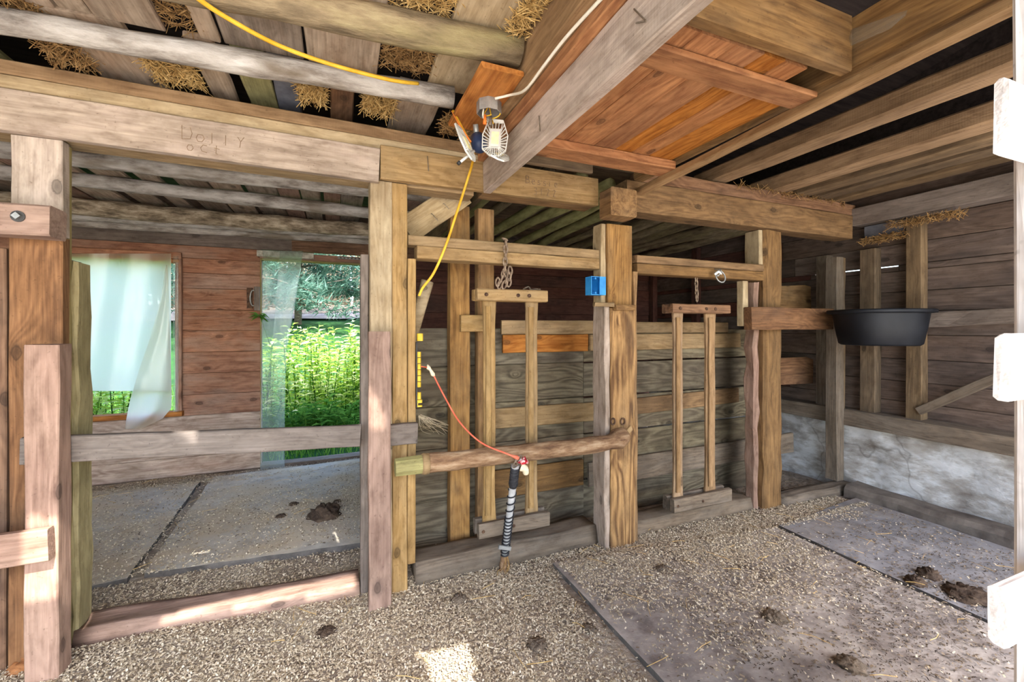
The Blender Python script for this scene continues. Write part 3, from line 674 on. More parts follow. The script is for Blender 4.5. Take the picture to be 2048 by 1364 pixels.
# sills on the ground
def sill(name, x0, x1, y0, y1, h, mat, label, skew=0.0, cat='sill'):
    seg = 14; vs, fs = [], []; prof = []
    L = x1 - x0; n = 9
    off = U(0, 40)
    for i in range(seg + 1):
        x = L * i / seg
        for j in range(n):
            f = j / (n - 1); yy = y0 + (y1 - y0) * f
            zz = h * min(1, 1.6 * math.sin(math.pi * min(max(f * .92 + .04, 0), 1)) ** .6) * .8 + .014 * noise.noise(Vector((x * 3, f * 3, off)))
            if j in (0, n - 1): zz = -.01
            vs.append((x, yy - (y0 + y1) / 2 + skew * (i / seg) + .012 * noise.noise(Vector((x * 2, 7, off + f))), zz))
    for i in range(seg):
        for j in range(n - 1):
            a = i * n + j; fs.append((a, a + n, a + n + 1, a + 1))
        fs.append((i * n, i * n + n - 1, (i + 1) * n + n - 1, (i + 1) * n))
    fs.append(tuple(range(n))); fs.append(tuple(reversed(range(seg * n, seg * n + n))))
    o = link(name, vs, fs, mat, None, Matrix.Translation((x0, (y0 + y1) / 2, 0)), True)
    return tag(o, label, cat)
sill('ground_sill', -1.03, .112, 2.38, 2.55, .072, 'pink_wood', 'pale worn log sill on the ground across the open left stall', -.1)
sill('ground_sill', .39, 1.505, 2.262, 2.47, .14, 'dusty_wood', 'dusty rounded sill under the first stanchion')
sill('ground_sill', 1.77, 2.86, 2.262, 2.47, .10, 'dusty_wood', 'dusty rounded sill under the second stanchion')
sill('ground_sill', 3.13, 3.92, 2.19, 2.35, .085, 'dusty_wood', 'low curb timber running to the right wall post')

# manger partition behind the stanchions
YP = 2.62
mp = empty('manger_boarding', (1.8, YP, 0)); tag(mp, 'grey-green boarded manger panel behind the stanchions', 'panel')
for z0, z1 in ((.0, .28), (.282, .60), (.602, .86), (.862, 1.105), (1.107, 1.345)):
    bb('panel_board', .36, 1.62, YP, YP + .022, z0, z1, 'ply_board', 'x', mp, seg=3)
    bb('panel_board', 1.623, 3.22, YP, YP + .022, z0, z1 - .01, 'ply_board', 'x', mp, seg=3)
def mrail(x0, x1, za, zb, mat, label, y0=YP - .03, y1=YP - .006, tilt=0.0, wob=.003):
    o = board('manger_rail', (x0, (y0 + y1) / 2, (za + zb) / 2), (x1, (y0 + y1) / 2, (za + zb) / 2 + tilt), y1 - y0, zb - za, mat, n=(0, 0, 1), seg=5, wob=wob)
    return tag(o, label, 'rail')
mrail(.99, 1.98, 1.305, 1.398, 'honey_pale', 'pale top rail of the manger panel behind the carved-grain post')
mrail(1.985, 2.98, 1.31, 1.392, 'honey_pale', 'yellowish top rail of the manger panel behind the second stanchion')
mrail(1.0, 1.64, 1.185, 1.302, 'orange_wood', 'orange rail just below the top rail, left of the carved-grain post')
mrail(1.66, 3.12, 1.185, 1.302, 'honey_pale', 'yellow-brown rail just below the top rail behind the second stanchion')
mrail(.94, 1.76, .70, .83, 'honey_pale', 'middle manger rail behind the first stanchion', tilt=-.01)
mrail(1.78, 3.1, .70, .82, 'honey_shaded', 'middle manger rail behind the second stanchion', tilt=.03)
mrail(.94, 1.6, .25, .43, 'honey_shaded', 'low manger rail behind the first stanchion')
mrail(1.64, 3.75, .23, .40, 'dusty_wood', 'long dark low rail that pokes out past the hewn post', y0=YP - .045, y1=YP - .014, tilt=.02, wob=.008)
o = bb('manger_stud', .63, .752, 2.50, 2.575, .0, 2.08, 'honey_wood', 'z', seg=8); tag(o, 'broad yellow stud behind the first stanchion header', 'stud')
o = bb('manger_stud', .805, .91, 2.51, 2.58, .0, 2.08, 'honey_wood', 'z', seg=8); tag(o, 'narrower stud behind the chain of the first stanchion', 'stud')
o = bb('cleat', .685, .88, 2.462, 2.497, 1.325, 1.425, 'honey_pale', 'x', seg=2); tag(o, 'short cleat nailed across the two yellow studs', 'cleat')
a, b = PY(812, 462, 2.43), PY(926, 385, 2.43)
o = board('knee_brace', a, b, .15, .045, 'cream_wood', n=(0, -1, 0), seg=5); tag(o, 'diagonal knee brace with bent nails under the header beam', 'brace')
for (u, v, du, dv) in ((862, 428, 14, 14), (886, 408, 12, 10)):
    pa, pb = PY(u, v, 2.402), PY(u + du, v + dv, 2.385)
    vs, fs = tube_geo([pa, pa + Vector((0, -.015, 0)), pb], .0022, 5); vs, mw = recenter(vs); link('bent_nail', vs, fs, 'nail', o, mw)
# split pale stake
a, b = PY(855, 562, 2.398), PY(820, 690, 2.398)
o = tube('split_stake', [a, a * .7 + b * .3, b], [.036, .034, .03], 'cream_wood', sides=10, squash=.5); tag(o, 'pale slanting split stake behind the cream middle post', 'stake')
# right bay boards
o = bb('crib_board', 2.675, 3.56, 2.135, 2.19, 1.335, 1.495, 'brown_wood', 'x', seg=4, wob=.004); tag(o, 'wide brown board from the hewn post to the black feed tub', 'board')
a = PY(1490, 600, 2.21)
o = bb('crib_stop', a.x - .03, a.x + .022, 2.20, 2.255, 1.36, 1.68, 'cream_wood', 'z', seg=3); tag(o, 'small pale upright stop at the end of the wide brown board', 'board')
def torn(name, pts, y, t, mat, label):
    f = [PY(u, v, y) for u, v in pts]; n = len(f)
    vs = f + [p + Vector((0, t, 0)) for p in f]
    fs = [tuple(range(n)), tuple(reversed(range(n, 2 * n)))] + [(i, i + n, (i + 1) % n + n, (i + 1) % n) for i in range(n)]
    vs, mw = recenter(vs); o = link(name, vs, fs, mat, None, mw); return tag(o, label, 'board')
torn('torn_board', [(1560, 572), (1610, 570), (1648, 580), (1668, 578), (1664, 600), (1640, 622), (1600, 630), (1560, 626)], 2.62, .015, 'honey_wood', 'torn yellow plywood behind the wide brown board')
torn('torn_board', [(1552, 716), (1612, 714), (1640, 724), (1655, 728), (1672, 716), (1690, 722), (1692, 764), (1552, 770)], 2.60, .02, 'brown_wood', 'torn brown board behind the hewn post below the feed tub')

# ------------------------------------------------------------------ joists, hatch, logs, poles overhead
ja = empty('loft_joist', (.75, 1.3, 2.07)); tag(ja, 'big whitish joist crossing overhead beside the work light', 'joist')
bb('joist', .73, .775, .3, 2.185, 2.07, 2.235, 'pale_wood', 'y', ja, seg=8, wob=.002)
bb('ledger', .70, .765, .3, 2.19, 2.238, 2.285, 'orange_wood', 'y', ja, seg=6, wob=.003)
bb('upper_joist', .655, .76, .3, 2.6, 2.288, 2.45, 'joist_wood', 'y', ja, seg=6, wob=.003)
for (u, v, u2, v2, yy) in ((1078, 232, 1080, 262, .0), (1268, 18, 1292, 42, .0), (1292, 42, 1272, 46, .0)):
    pa, pb = PX(u, v, .726), PX(u2, v2, .722)
    vs, fs = tube_geo([pa, pb], .0022, 5); vs, mw = recenter(vs); link('bent_nail', vs, fs, 'nail', ja, mw)
jb = board('hatch_batten', (1.753, .3, 2.262), (1.753, 2.183, 2.195), .063, .034, 'joist_wood', seg=8, wob=.003); tag(jb, 'long pale batten along the hatch, sawn off at the header beam', 'batten')
jt = board('hatch_joist', (1.752, .3, 2.385), (1.752, 2.19, 2.355), .07, .18, 'honey_wood', seg=6, wob=.003); tag(jt, 'joist above the long pale batten', 'joist')
jc = bb('hatch_trimmer', .78, 1.697, .955, 1.0, 2.262, 2.46, 'honey_wood', 'x', seg=4, wob=.003); tag(jc, 'dark honey trimmer timber across the near end of the hatch', 'joist')
hat = empty('loft_hatch', (1.2, 1.5, 2.25)); tag(hat, 'orange pine board hatch with cross cleats overhead', 'hatch')
xs = [.785, .93, 1.05, 1.20, 1.33, 1.43, 1.545]
for i in range(6):
    bb('hatch_board', xs[i] + .001, xs[i + 1] - .0015, 1.01, 2.0, 2.262 + U(0, .002), 2.285, 'orange_wood', 'y', hat, seg=2, wob=.0008)
bb('hatch_board', 1.547, 1.695, 1.16, 2.0, 2.262, 2.285, 'orange_wood', 'y', hat, seg=2, wob=.0008)
bb('cleat', .785, 1.715, 1.085, 1.19, 2.238, 2.26, 'orange_wood', 'x', hat, seg=3, wob=.001)
bb('cleat', .785, 1.715, 1.83, 1.96, 2.215, 2.26, 'orange_wood', 'x', hat, seg=3, wob=.001)
o = bb('blocking', .80, 1.40, 2.16, 2.19, 2.26, 2.42, 'taupe_wood', 'x', seg=2); tag(o, 'dim blocking board above the Bessie beam', 'board')
# right bay joists
specs = [(2.42, 2.55, 2.365, 2.465, 'joist_wood', 'thick joist next to the hatch over the right stall'),
         (2.98, 3.13, 2.36, 2.47, 'joist_wood', 'second joist from the hatch over the right stall'),
         (3.26, 3.38, 2.36, 2.46, 'taupe_wood', 'third joist from the hatch over the right stall'),
         (3.47, 3.59, 2.36, 2.45, 'taupe_wood', 'fourth joist from the hatch over the right stall'),
         (3.69, 3.81, 2.36, 2.44, 'taupe_wood', 'joist nearest the right wall top plate')]
for x0, x1, z0, z1, m, lab in specs:
    tag(bb('loft_joist', x0, x1, .3, 2.4, z0, z1, m, 'y', seg=8, wob=.006, bev=.012), lab, 'joist')
for k, (x, z1) in enumerate(((3.0, 3.3), (3.5, 3.3))):
    pass
# round log joists over the left bay
def rlog(a, b, r0, r1, mat, label, **kw): return tag(log('log_joist', a, b, r0, r1, mat, **kw), label, 'log')
rlog((-3.05, 1.79, 2.38), (.645, 1.50, 2.385), .05, .056, 'bark_olive', 'thick olive log joist overhead, nearest the camera', bend=.01)
rlog((-3.05, 2.17, 2.39), (.49, 1.90, 2.395), .042, .046, 'bark_grey', 'silvery log joist just in front of the header beam', bend=.012)
rlog((-3.05, 2.74, 2.335), (.80, 2.70, 2.335), .052, .05, 'bark_grey', 'first dark log joist behind the header beam')
rlog((-3.05, 3.20, 2.33), (.80, 3.20, 2.33), .05, .047, 'bark_grey', 'second grey knobbly log joist behind the header beam', rough=.25)
rlog((-3.05, 3.78, 2.33), (.80, 3.80, 2.333), .05, .046, 'bark_grey', 'third grey log joist behind the header beam', rough=.22)
rlog((-3.05, 4.40, 2.30), (.80, 4.40, 2.31), .068, .064, 'bark_flaky', 'flaky-barked log joist near the back wall', rough=.2)
rlog((-3.05, 4.555, 2.255), (.80, 4.555, 2.265), .038, .036, 'bark_grey', 'slim pale pole against the flaky log near the back wall', bend=.008)
rlog((-3.05, 4.655, 2.225), (.80, 4.655, 2.235), .035, .035, 'bark_grey', 'lowest slim pale pole along the back wall top', bend=.008)
o = bb('carrier_joist', .83, .875, 2.40, 4.73, 2.17, 2.39, 'taupe_wood', 'y', seg=6); tag(o, 'rough joist where the log joists end beside the manger bay', 'joist')
x = 1.02; k = 0
names = ['first', 'second', 'third', 'fourth', 'fifth', 'sixth', 'seventh', 'eighth', 'ninth', 'tenth', 'eleventh', 'twelfth', 'thirteenth']
while x < 3.95 and k < 13:
    r = U(.038, .055)
    tag(log('ceiling_pole', (x, 2.44, 2.335), (x + U(-.05, .05), 4.72, 2.325), r, r * .85, random.choice(['lime_pole', 'bark_olive', 'lime_pole']) if x < 2.2 else 'bark_olive', sides=10, seg=10),
        names[k] + ' round pole over the manger, counted from the diagonal brace', 'pole', 'round poles over the manger')
    x += U(.21, .26); k += 1
o = bb('orange_plate', .485, .652, 1.47, 1.96, 2.285, 2.307, 'orange_wood', 'y', seg=3); tag(o, 'orange board overhead that carries the metal junction box', 'board')

# right wall rail and brace
a, b = PX(1845, 641, 3.90), PX(2150, 625, 3.90)
o = board('wall_rail', a, b, .05, .10, 'grey_rail', n=(0, 0, 1), seg=5, wob=.006); tag(o, 'grey rail along the right wall beside the feed tub', 'rail')
a, b = PX(1838, 822, 3.955), PX(2000, 752, 3.955)
o = board('wall_brace', a, b, .055, .04, 'dusty_wood', n=(-1, 0, 0), seg=4, wob=.003); tag(o, 'slanting grey brace stick on the right wall', 'brace')

# near gate at the right edge of the view
g = empty('doorway_gate', (.9, .27, 0)); tag(g, 'sunlit whitish gate edge with three crosspiece ends at the right border', 'gate')
gx = PY(2024, 600, .283).x
bb('upright', gx, gx + .10, .256, .283, .0, 2.1, 'white_wood', 'z', g, seg=8, wob=.002)
for k in range(6):
    bb('sun_block_board', gx + .102 + k * .15, gx + .25 + k * .15, .256, .28, .05, 2.1, 'white_wood', 'z', g, seg=2, wob=.002)  # added out of view so no sun slips past the upright
for v0, v1, du in ((152, 305, 36), (668, 802, 37), (1172, 1292, 44)):
    za, zb = PY(2005, v1, .245).z, PY(2005, v0, .245).z
    x0 = PY(2023 - du, 600, .254).x
    bb('crosspiece', x0, gx + .9, .240, .254, za, zb, 'white_wood', 'x', g, seg=3, wob=.002, bev=.006)

# ------------------------------------------------------------------ stanchions, chains
def stanchion(x0, x1, bars, ztop, zbot, y, label, mat_bar, mat_end):
    t = empty('stanchion', ((x0 + x1) / 2, y, zbot[0])); tag(t, label, 'stanchion')
    h = .075
    for k in (0, 1):
        tb = bb('top_bar', x0, x1, y - .052 + k * .066, y - .014 + k * .066, ztop[0], ztop[1], mat_end, 'x', t, seg=4, wob=.003, bev=.006)
        if k == 0:
            for fx in (.12, .56, .72):
                px = x0 + (x1 - x0) * fx; pz = (ztop[0] + ztop[1]) / 2
                vs, fs = tube_geo([(px, y - .053, pz), (px, y - .058, pz), (px, y - .062, pz)], [.011, .011, .005], 8); vs, mw = recenter(vs); link('bolt', vs, fs, 'rusty_iron', tb, mw)
        lb = bb('bottom_bar', x0 + .01, x1 + .01, y - .054 + k * .068, y - .016 + k * .068, zbot[0], zbot[1], 'dusty_wood', 'x', t, seg=4, wob=.003, bev=.006)
        if k == 0:
            for fx in (.08, .5):
                px = x0 + (x1 - x0) * fx; pz = (zbot[0] + zbot[1]) / 2
                vs, fs = tube_geo([(px, y - .055, pz), (px, y - .06, pz)], [.01, .006], 8); vs, mw = recenter(vs); link('bolt', vs, fs, 'rusty_iron', lb, mw)
    for (a, b) in bars:
        prof = lambda f: 1.0 + .28 * (abs(f - .5) * 2) ** 5 - .06 * math.sin(f * 9)
        board('neck_bar', ((a + b) / 2, y, zbot[0] + .01), ((a + b) / 2, y, ztop[1] - .012), (b - a) * 1.0, .026, mat_bar, t, n=(0, 1, 0), seg=14, wob=.0015, bev=.006, taper=prof)
        # a chamfered front rib gives the bar its three-sided look
        board('bar_ridge', ((a + b) / 2 - .012, y - .021, zbot[1] + .03), ((a + b) / 2 - .012, y - .021, ztop[0] - .03), (b - a) * .45, .016, mat_bar, t, n=(0, 1, 0), seg=10, wob=.0015, bev=.005)
    return t
stanchion(.705, 1.131, [(.757, .825), (1.016, 1.085)], (1.497, 1.562), (.205, .285), 2.265, 'wooden cow stanchion with chain draped over its top bar', 'honey_pale', 'honey_pale')
stanchion(2.05, 2.57, [(2.10, 2.175), (2.385, 2.47)], (1.447, 1.508), (.125, .215), 2.265, 'wooden cow stanchion hanging beside the hewn post', 'joist_wood', 'brown_wood')
def ring_geo(c, ax, ay, R1, R2, r, n=12, m=5):
    """oval link in the plane of ax, ay"""
    ax, ay = Vector(ax).normalized(), Vector(ay).normalized(); az = ax.cross(ay); vs, fs = [], []
    for i in range(n):
        t = 2 * math.pi * i / n; p = Vector(c) + ax * math.cos(t) * R1 + ay * math.sin(t) * R2
        d = (ax * math.cos(t) * R2 + ay * math.sin(t) * R1).normalized()
        for j in range(m):
            s_ = 2 * math.pi * j / m; vs.append(p + d * math.cos(s_) * r + az * math.sin(s_) * r)
    for i in range(n):
        for j in range(m):
            a, b = i * m + j, i * m + (j + 1) % m; c2, d2 = ((i + 1) % n) * m + j, ((i + 1) % n) * m + (j + 1) % m
            fs.append((a, b, d2, c2))
    return vs, fs
def chain(label, strands, mat='rusty_chain'):
    t = None; prev = {}
    for pts in strands:
        pts = smooth_path(pts, 10); L = [0]
        for a, b in zip(pts, pts[1:]): L.append(L[-1] + (b - a).length)
        step = .034; n = int(L[-1] / step)
        for i in range(n):
            s0 = (i + .5) * step; k = max(j for j in range(len(L)) if L[j] <= s0); k = min(k, len(pts) - 2)
            p = pts[k].lerp(pts[k + 1], (s0 - L[k]) / max(1e-6, L[k + 1] - L[k])); d = (pts[k + 1] - pts[k]).normalized()
            side = Vector((1, 0, 0)).cross(d) if abs(d.x) < .8 else Vector((0, 0, 1)).cross(d)
            side.normalize(); other = d.cross(side)
            y = (side + other * .2 if i % 2 else other + side * .4)
            y = (y - d * y.dot(d)).normalized()
            if t is None: t = tag(empty('chain', p), label, 'chain')
            vs, fs = ring_geo(p, d, y, .025, .0145, .0052); vs, mw = recenter(vs)
            link('chain_link', vs, fs, mat, t, mw, True)
    return t
c0 = PY(1011, 482, 2.232)
chain('rusty chain slung over the first header rail down to its stanchion',
      [[c0 + Vector((0, .03, .012)), c0 + Vector((0, -.004, -.005)), PY(1010, 530, 2.225), PY(1008, 545, 2.225), PY(1002, 562, 2.222), PY(998, 576, 2.222)],
       [PY(1009, 540, 2.216), PY(1013, 553, 2.214), PY(1010, 566, 2.214), PY(1006, 577, 2.214)],
       [PY(1020, 535, 2.222), PY(1021, 550, 2.220), PY(1018, 566, 2.220), PY(1016, 576, 2.220)],
       [PY(996, 558, 2.216), PY(995, 568, 2.214), PY(993, 577, 2.214)]])
chain('short chain hanging from the second header rail to its stanchion', [[PY(1392, 552, 2.27), PY(1393, 580, 2.27), PY(1394, 606, 2.27)]])
t = empty('steel_ring', PY(1440, 552, 2.19)); tag(t, 'bright steel ring hanging on the second header rail', 'ring')
c = PY(1441, 553, 2.185)
vs, fs = ring_geo(c, (1, 0, 0), (0, .25, 1), .042, .042, .005, 20, 6); vs, mw = recenter(vs); link('ring', vs, fs, 'galvanised', t, mw, True)
vs, fs = tube_geo(smooth_path([c + Vector((-.012, .038, .052)), c + Vector((-.008, -.01, .045)), c + Vector((-.02, -.012, .02)), c + Vector((-.035, -.008, .0)), c + Vector((-.04, .0, .03))], 4), .004, 6); vs, mw = recenter(vs); link('clip', vs, fs, 'galvanised', t, mw, True)
vs, fs = tube_geo(smooth_path([c + Vector((-.055, 0, .01)), c + Vector((-.03, -.012, .03)), c + Vector((-.005, -.014, .015))], 4), .01, 6, squash=.4); vs, mw = recenter(vs); link('clip_tongue', vs, fs, 'aluminium', t, mw, True)
# gravelly rag on stanchion top bar
vs, fs = tube_geo(smooth_path([(1.0, 2.27, 1.570), (1.03, 2.262, 1.585), (1.05, 2.27, 1.570), (1.08, 2.265, 1.574), (1.11, 2.27, 1.572)], 5), .005, 6); vs, mw = recenter(vs)
o = link('twine_scrap', vs, fs, 'dry_clod', None, mw, True); tag(o, 'scrap of dusty twine lying on the first stanchion top bar', 'twine')

# ------------------------------------------------------------------ log bar, leaning pole, cords
t = empty('log_bar', (.9, 2.13, .68)); tag(t, 'barked log bar across the first stall with peeled pegged end', 'log')
pl = [PY(852, 927, 2.13), PY(960, 915, 2.13), PY(1080, 901, 2.13), PY(1160, 893, 2.13), PY(1215, 885, 2.13), PY(1238, 876, 2.13), PY(1252, 866, 2.13)]
vs, fs = tube_geo(smooth_path(pl, 5), [.047] * 21 + [.05 + .004 * k for k in range(4)] + [.058, .056, .052, .048, .042, .036], 14, .12, nfreq=9); vs, mw = recenter(vs); link('log_body', vs, fs, 'bark_brown', t, mw, True)
pe = [PY(790, 935, 2.13), PY(820, 931, 2.13), PY(853, 927, 2.13)]
vs, fs = tube_geo(pe, [.043, .046, .047], 10, .06); vs, mw = recenter(vs); link('peeled_end', vs, fs, 'moss_plank', t, mw, False)
vs, fs = tube_geo([PY(843, 928, 2.13), PY(848, 927.5, 2.13), PY(857, 926.5, 2.13)], [.049, .053, .05], 14); vs, mw = recenter(vs); link('bark_collar', vs, fs, 'honey_pale', t, mw, True)
o = board('split_branch', PY(1238, 882, 2.105), PY(1262, 856, 2.15), .035, .018, 'honey_pale', t, n=(0, -1, 0), seg=2)
vs, fs = tube_geo(smooth_path([PY(1150, 868, 2.08), PY(1250, 862, 2.08), PY(1262, 853, 2.1)], 4), .002, 5)
for u in (1226, 1246):
    c = PY(u, 843, 2.188); vs, fs = ring_geo(c, (1, 0, 0), (0, 0, 1), .016, .019, .005, 12, 5); vs, mw = recenter(vs)
    o = link('iron_staple', vs, fs, 'rusty_iron', None, mw, True); tag(o, 'rusty iron staple on the carved-grain post, ' + ('nearer the pale side board' if u < 1240 else 'nearer the outer strip'), 'staple')

t = empty('leaning_pipe', PZ(1003, 1135)); tag(t, 'grey pipe wound with black twine leaning on the log bar', 'pipe')
pb, pt = PZ(1003, 1136) + Vector((0, -.02, 0)), PY(1031, 930, 2.055)
P = lambda f: pb.lerp(pt, f)
vs, fs = tube_geo([P(0), P(.05), P(.12), P(.16)], [.024, .022, .019, .019], 10, .15); vs, mw = recenter(vs); link('wooden_foot', vs, fs, 'bark_brown', t, mw, True)
vs, fs = tube_geo([P(.12), P(.5), P(.8), P(1.0)], [.018, .018, .019, .022], 12); vs, mw = recenter(vs); link('pipe', vs, fs, 'grey_pipe', t, mw, True)
d = (pt - pb).normalized(); u_ = d.cross(Vector((0, 1, 0))).normalized(); v_ = d.cross(u_)
def helix(f0, f1, turns, r, n=16): return [P(f0 + (f1 - f0) * i / (n * turns)) + (u_ * math.cos(i * 2 * math.pi / n) + v_ * math.sin(i * 2 * math.pi / n)) * r for i in range(int(n * turns) + 1)]
for f0, f1, tn in ((.16, .3, 5), (.3, .52, 7), (.52, .78, 4), (.84, .99, 6)):
    vs, fs = tube_geo(helix(f0, f1, tn, .0215), .004, 5); vs, mw = recenter(vs); link('twine_wrap', vs, fs, 'black_twine', t, mw, True)
vs, fs = tube_geo([P(.8), P(.83), P(.86), P(.98)], [.02, .026, .024, .024], 12, .1); vs, mw = recenter(vs); link('tape_grip', vs, fs, 'black_twine', t, mw, True)
vs, fs = bar_geo(P(.25) + u_ * .05 + Vector((0, -.022, .01)), P(.25) - u_ * .02 + Vector((0, -.022, -.012)), .02, .012, (0, -1, 0)); vs, mw = recenter(vs); link('clasp', vs, fs, 'galvanised', t, mw)
for k in range(5):
    q = P(.12); a = q + Vector((U(-.05, .06), U(-.03, .0), -.085 + U(0, .02)))
    vs, fs = tube_geo(smooth_path([P(.16) + Vector((U(-.02, .02), -.02, 0)), (q + a) / 2 + Vector((U(-.03, .03), -.01, 0)), a], 4), .0018, 4); vs, mw = recenter(vs); link('loose_twine', vs, fs, 'hay_brown', t, mw, True)
for k in range(3):
    c = P(1.02) + Vector((-.008 + .008 * k, -.02, .012 * k)); vs, fs = ring_geo(c, (1, .2, .4), (0, -.3, 1), .02, .018, .004, 12, 5); vs, mw = recenter(vs); link('tie_loop', vs, fs, 'dry_clod', t, mw, True)
vs, fs = lump_geo(PY(1046, 926, 2.035), .03, 14, 6, .4, 9, .9); vs, mw = recenter(vs)
o = link('red_rag', vs, fs, 'red_cloth', None, mw, True); tag(o, 'crumpled red spotted rag tied at the top of the leaning pipe', 'rag')
vs, fs = tube_geo(smooth_path([PY(1042, 934, 2.03), PY(1050, 938, 2.02), PY(1052, 948, 2.025)], 4), [.02, .02, .019, .018, .017, .016, .015, .015, .012], 10, .2); vs, mw = recenter(vs)
o = link('cream_rag', vs, fs, 'cream_cloth', None, mw, True); tag(o, 'cream rag end hanging under the red spotted rag', 'rag')
t = empty('red_tether', PY(860, 742, 2.28)); tag(t, 'thin red cord with white wrapped tip running down to the leaning pipe', 'cord')
cp = smooth_path([PY(866, 748, 2.26), PY(890, 795, 2.22), PY(920, 845, 2.15), PY(962, 885, 2.08), PY(1010, 906, 2.03), PY(1036, 916, 2.03)], 6)
vs, fs = tube_geo(cp, [.0045] * 26 + [.005, .007, .009, .011, .012], 8); vs, mw = recenter(vs); link('cord', vs, fs, 'red_cord', t, mw, True)
vs, fs = tube_geo([PY(855, 729, 2.28), PY(857, 736, 2.275), PY(861, 740, 2.268), PY(866, 749, 2.26), PY(869, 753, 2.258)], [.003, .012, .007, .011, .004], 8, .2); vs, mw = recenter(vs); link('wrapped_tip', vs, fs, 'cream_cloth', t, mw, True)
vs, fs = tube_geo([PY(842, 733, 2.262), PY(856, 735, 2.275)], .003, 6); vs, mw = recenter(vs); link('cord_tail', vs, fs, 'red_cord', t, mw, True)

# yellow slotted strip on the cream post
t = empty('yellow_strip', PY(838, 830, 2.255)); tag(t, 'yellow slotted plastic strip fixed down the side of the cream middle post', 'plastic strip')
xa, ya = .388, 2.262
zv = lambda v: PY(838, v, ya).z
v_, f_ = box_geo(xa, xa + .006, ya, ya + .03, zv(816), zv(684)); vs, mw = recenter([Vector(q) for q in v_]); link('backing', vs, f_, 'dark_metal', t, mw)
def ybox(va, vb, wd, dp):
    board('block', (xa + .006 + wd / 2, ya + .012, zv(vb)), (xa + .006 + wd / 2, ya + .012, zv(va)), wd, dp, 'yellow_plastic', t, n=(0, 1, 0), seg=1, wob=0, bev=.005)
ybox(667, 682, .03, .034)
for va in (704, 716, 728, 740, 752, 764): ybox(va, va + 10.5, .02, .024)
ybox(785, 799, .02, .024); ybox(800, 806, .026, .03); ybox(811, 814, .026, .03)
ybox(800, 814, .004, .03)

parts = []
for k in range(26):
    a = PY(838 + U(-2, 3), 832 + U(-3, 3), 2.40); b = PY(868 + U(-18, 34), 858 + U(-10, 12), 2.56); m_ = (a + b) / 2 + Vector((U(-.02, .02), 0, U(-.03, .01)))
    parts.append(tube_geo(smooth_path([a, m_, b], 3), .0012, 3))
vs, fs = merge(parts); vs, mw = recenter(vs); o = link('string_tangle', vs, fs, 'cream_cloth', None, mw); tag(o, 'wispy tangle of pale string below the yellow slotted strip', 'string', None, 'stuff')
# blue electrical box
t = empty('blue_box', (1.46, 2.2, 1.57)); tag(t, 'bright blue plastic electrical box on the side of the carved-grain post', 'electrical box')
bx0, bx1, by0, by1, bz0, bz1 = 1.405, 1.505, 2.185, 2.25, 1.545, 1.655
parts = [box_geo(bx0, bx1, by1 - .004, by1, bz0, bz1), box_geo(bx0, bx1, by0, by1 - .004, bz0, bz0 + .004), box_geo(bx0, bx1, by0, by1 - .004, bz1 - .004, bz1), box_geo(bx0, bx0 + .004, by0, by1 - .004, bz0 + .004, bz1 - .004), box_geo(bx1 - .004, bx1, by0, by1 - .004, bz0 + .004, bz1 - .004)]
vs, fs = merge(parts); vs, mw = recenter(vs); link('shell', vs, fs, 'blue_plastic', t, mw)
bb('lid_flap', bx1 - .045, bx1 + .0, by0 - .006, by0 - .001, bz0, bz1, 'blue_plastic', 'z', t, seg=1, wob=0)
for zz in (bz0 + .012, bz1 - .012):
    vs, fs = tube_geo([((bx0 + .03), by0 - .002, zz), ((bx0 + .03), by1 - .01, zz)], .006, 8); vs, mw = recenter(vs); link('screw_post', vs, fs, 'blue_plastic', t, mw)

# black feed tub
t = empty('feed_tub', (3.60, 1.86, 1.21)); tag(t, 'wide black rubber feed tub wedged in the right corner', 'tub')
def oval(rx, ry, z, n=40):
    out = []
    for i in range(n):
        a = 2 * math.pi * i / n; c_, s_ = math.cos(a), math.sin(a)
        e = .8
        out.append(Vector((math.copysign(abs(c_) ** e, c_) * rx, math.copysign(abs(s_) ** e, s_) * ry, z)))
    return out
def lathe_oval(rings):
    vs = []; fs = []; n = 40
    for rx, ry, z in rings: vs += oval(rx, ry, z)
    for k in range(len(rings) - 1):
        for i in range(n):
            a, b = k * n + i, k * n + (i + 1) % n; fs.append((a, b, b + n, a + n))
    fs.append(tuple(reversed(range(n)))); fs.append(tuple(range((len(rings) - 1) * n, len(rings) * n)))
    return vs, fs
tm = Matrix.Translation((3.57, 1.835, 1.225)) @ Matrix.Rotation(-.45, 4, 'Z') @ Matrix.Diagonal((.80, .80, 1, 1))
vs, fs = lathe_oval([(.27, .22, 0), (.29, .24, .012), (.315, .262, .12), (.335, .28, .235), (.335, .28, .25), (.31, .255, .25), (.29, .24, .12), (.26, .21, .02)])
link('tub_body', vs, fs, 'black_rubber', t, tm, True)
vs, fs = [], []
rg = [(.334, .279, .222), (.372, .315, .226), (.378, .32, .238), (.372, .315, .25), (.334, .279, .252)]
for rx, ry, z in rg: vs += oval(rx, ry, z)
for k in range(5):
    for i in range(40):
        a, b = k * 40 + i, k * 40 + (i + 1) % 40; c_, d_ = ((k + 1) % 5) * 40 + i, ((k + 1) % 5) * 40 + (i + 1) % 40
        fs.append((a, b, d_, c_))
link('rim', vs, fs, 'black_rubber', t, tm, True)

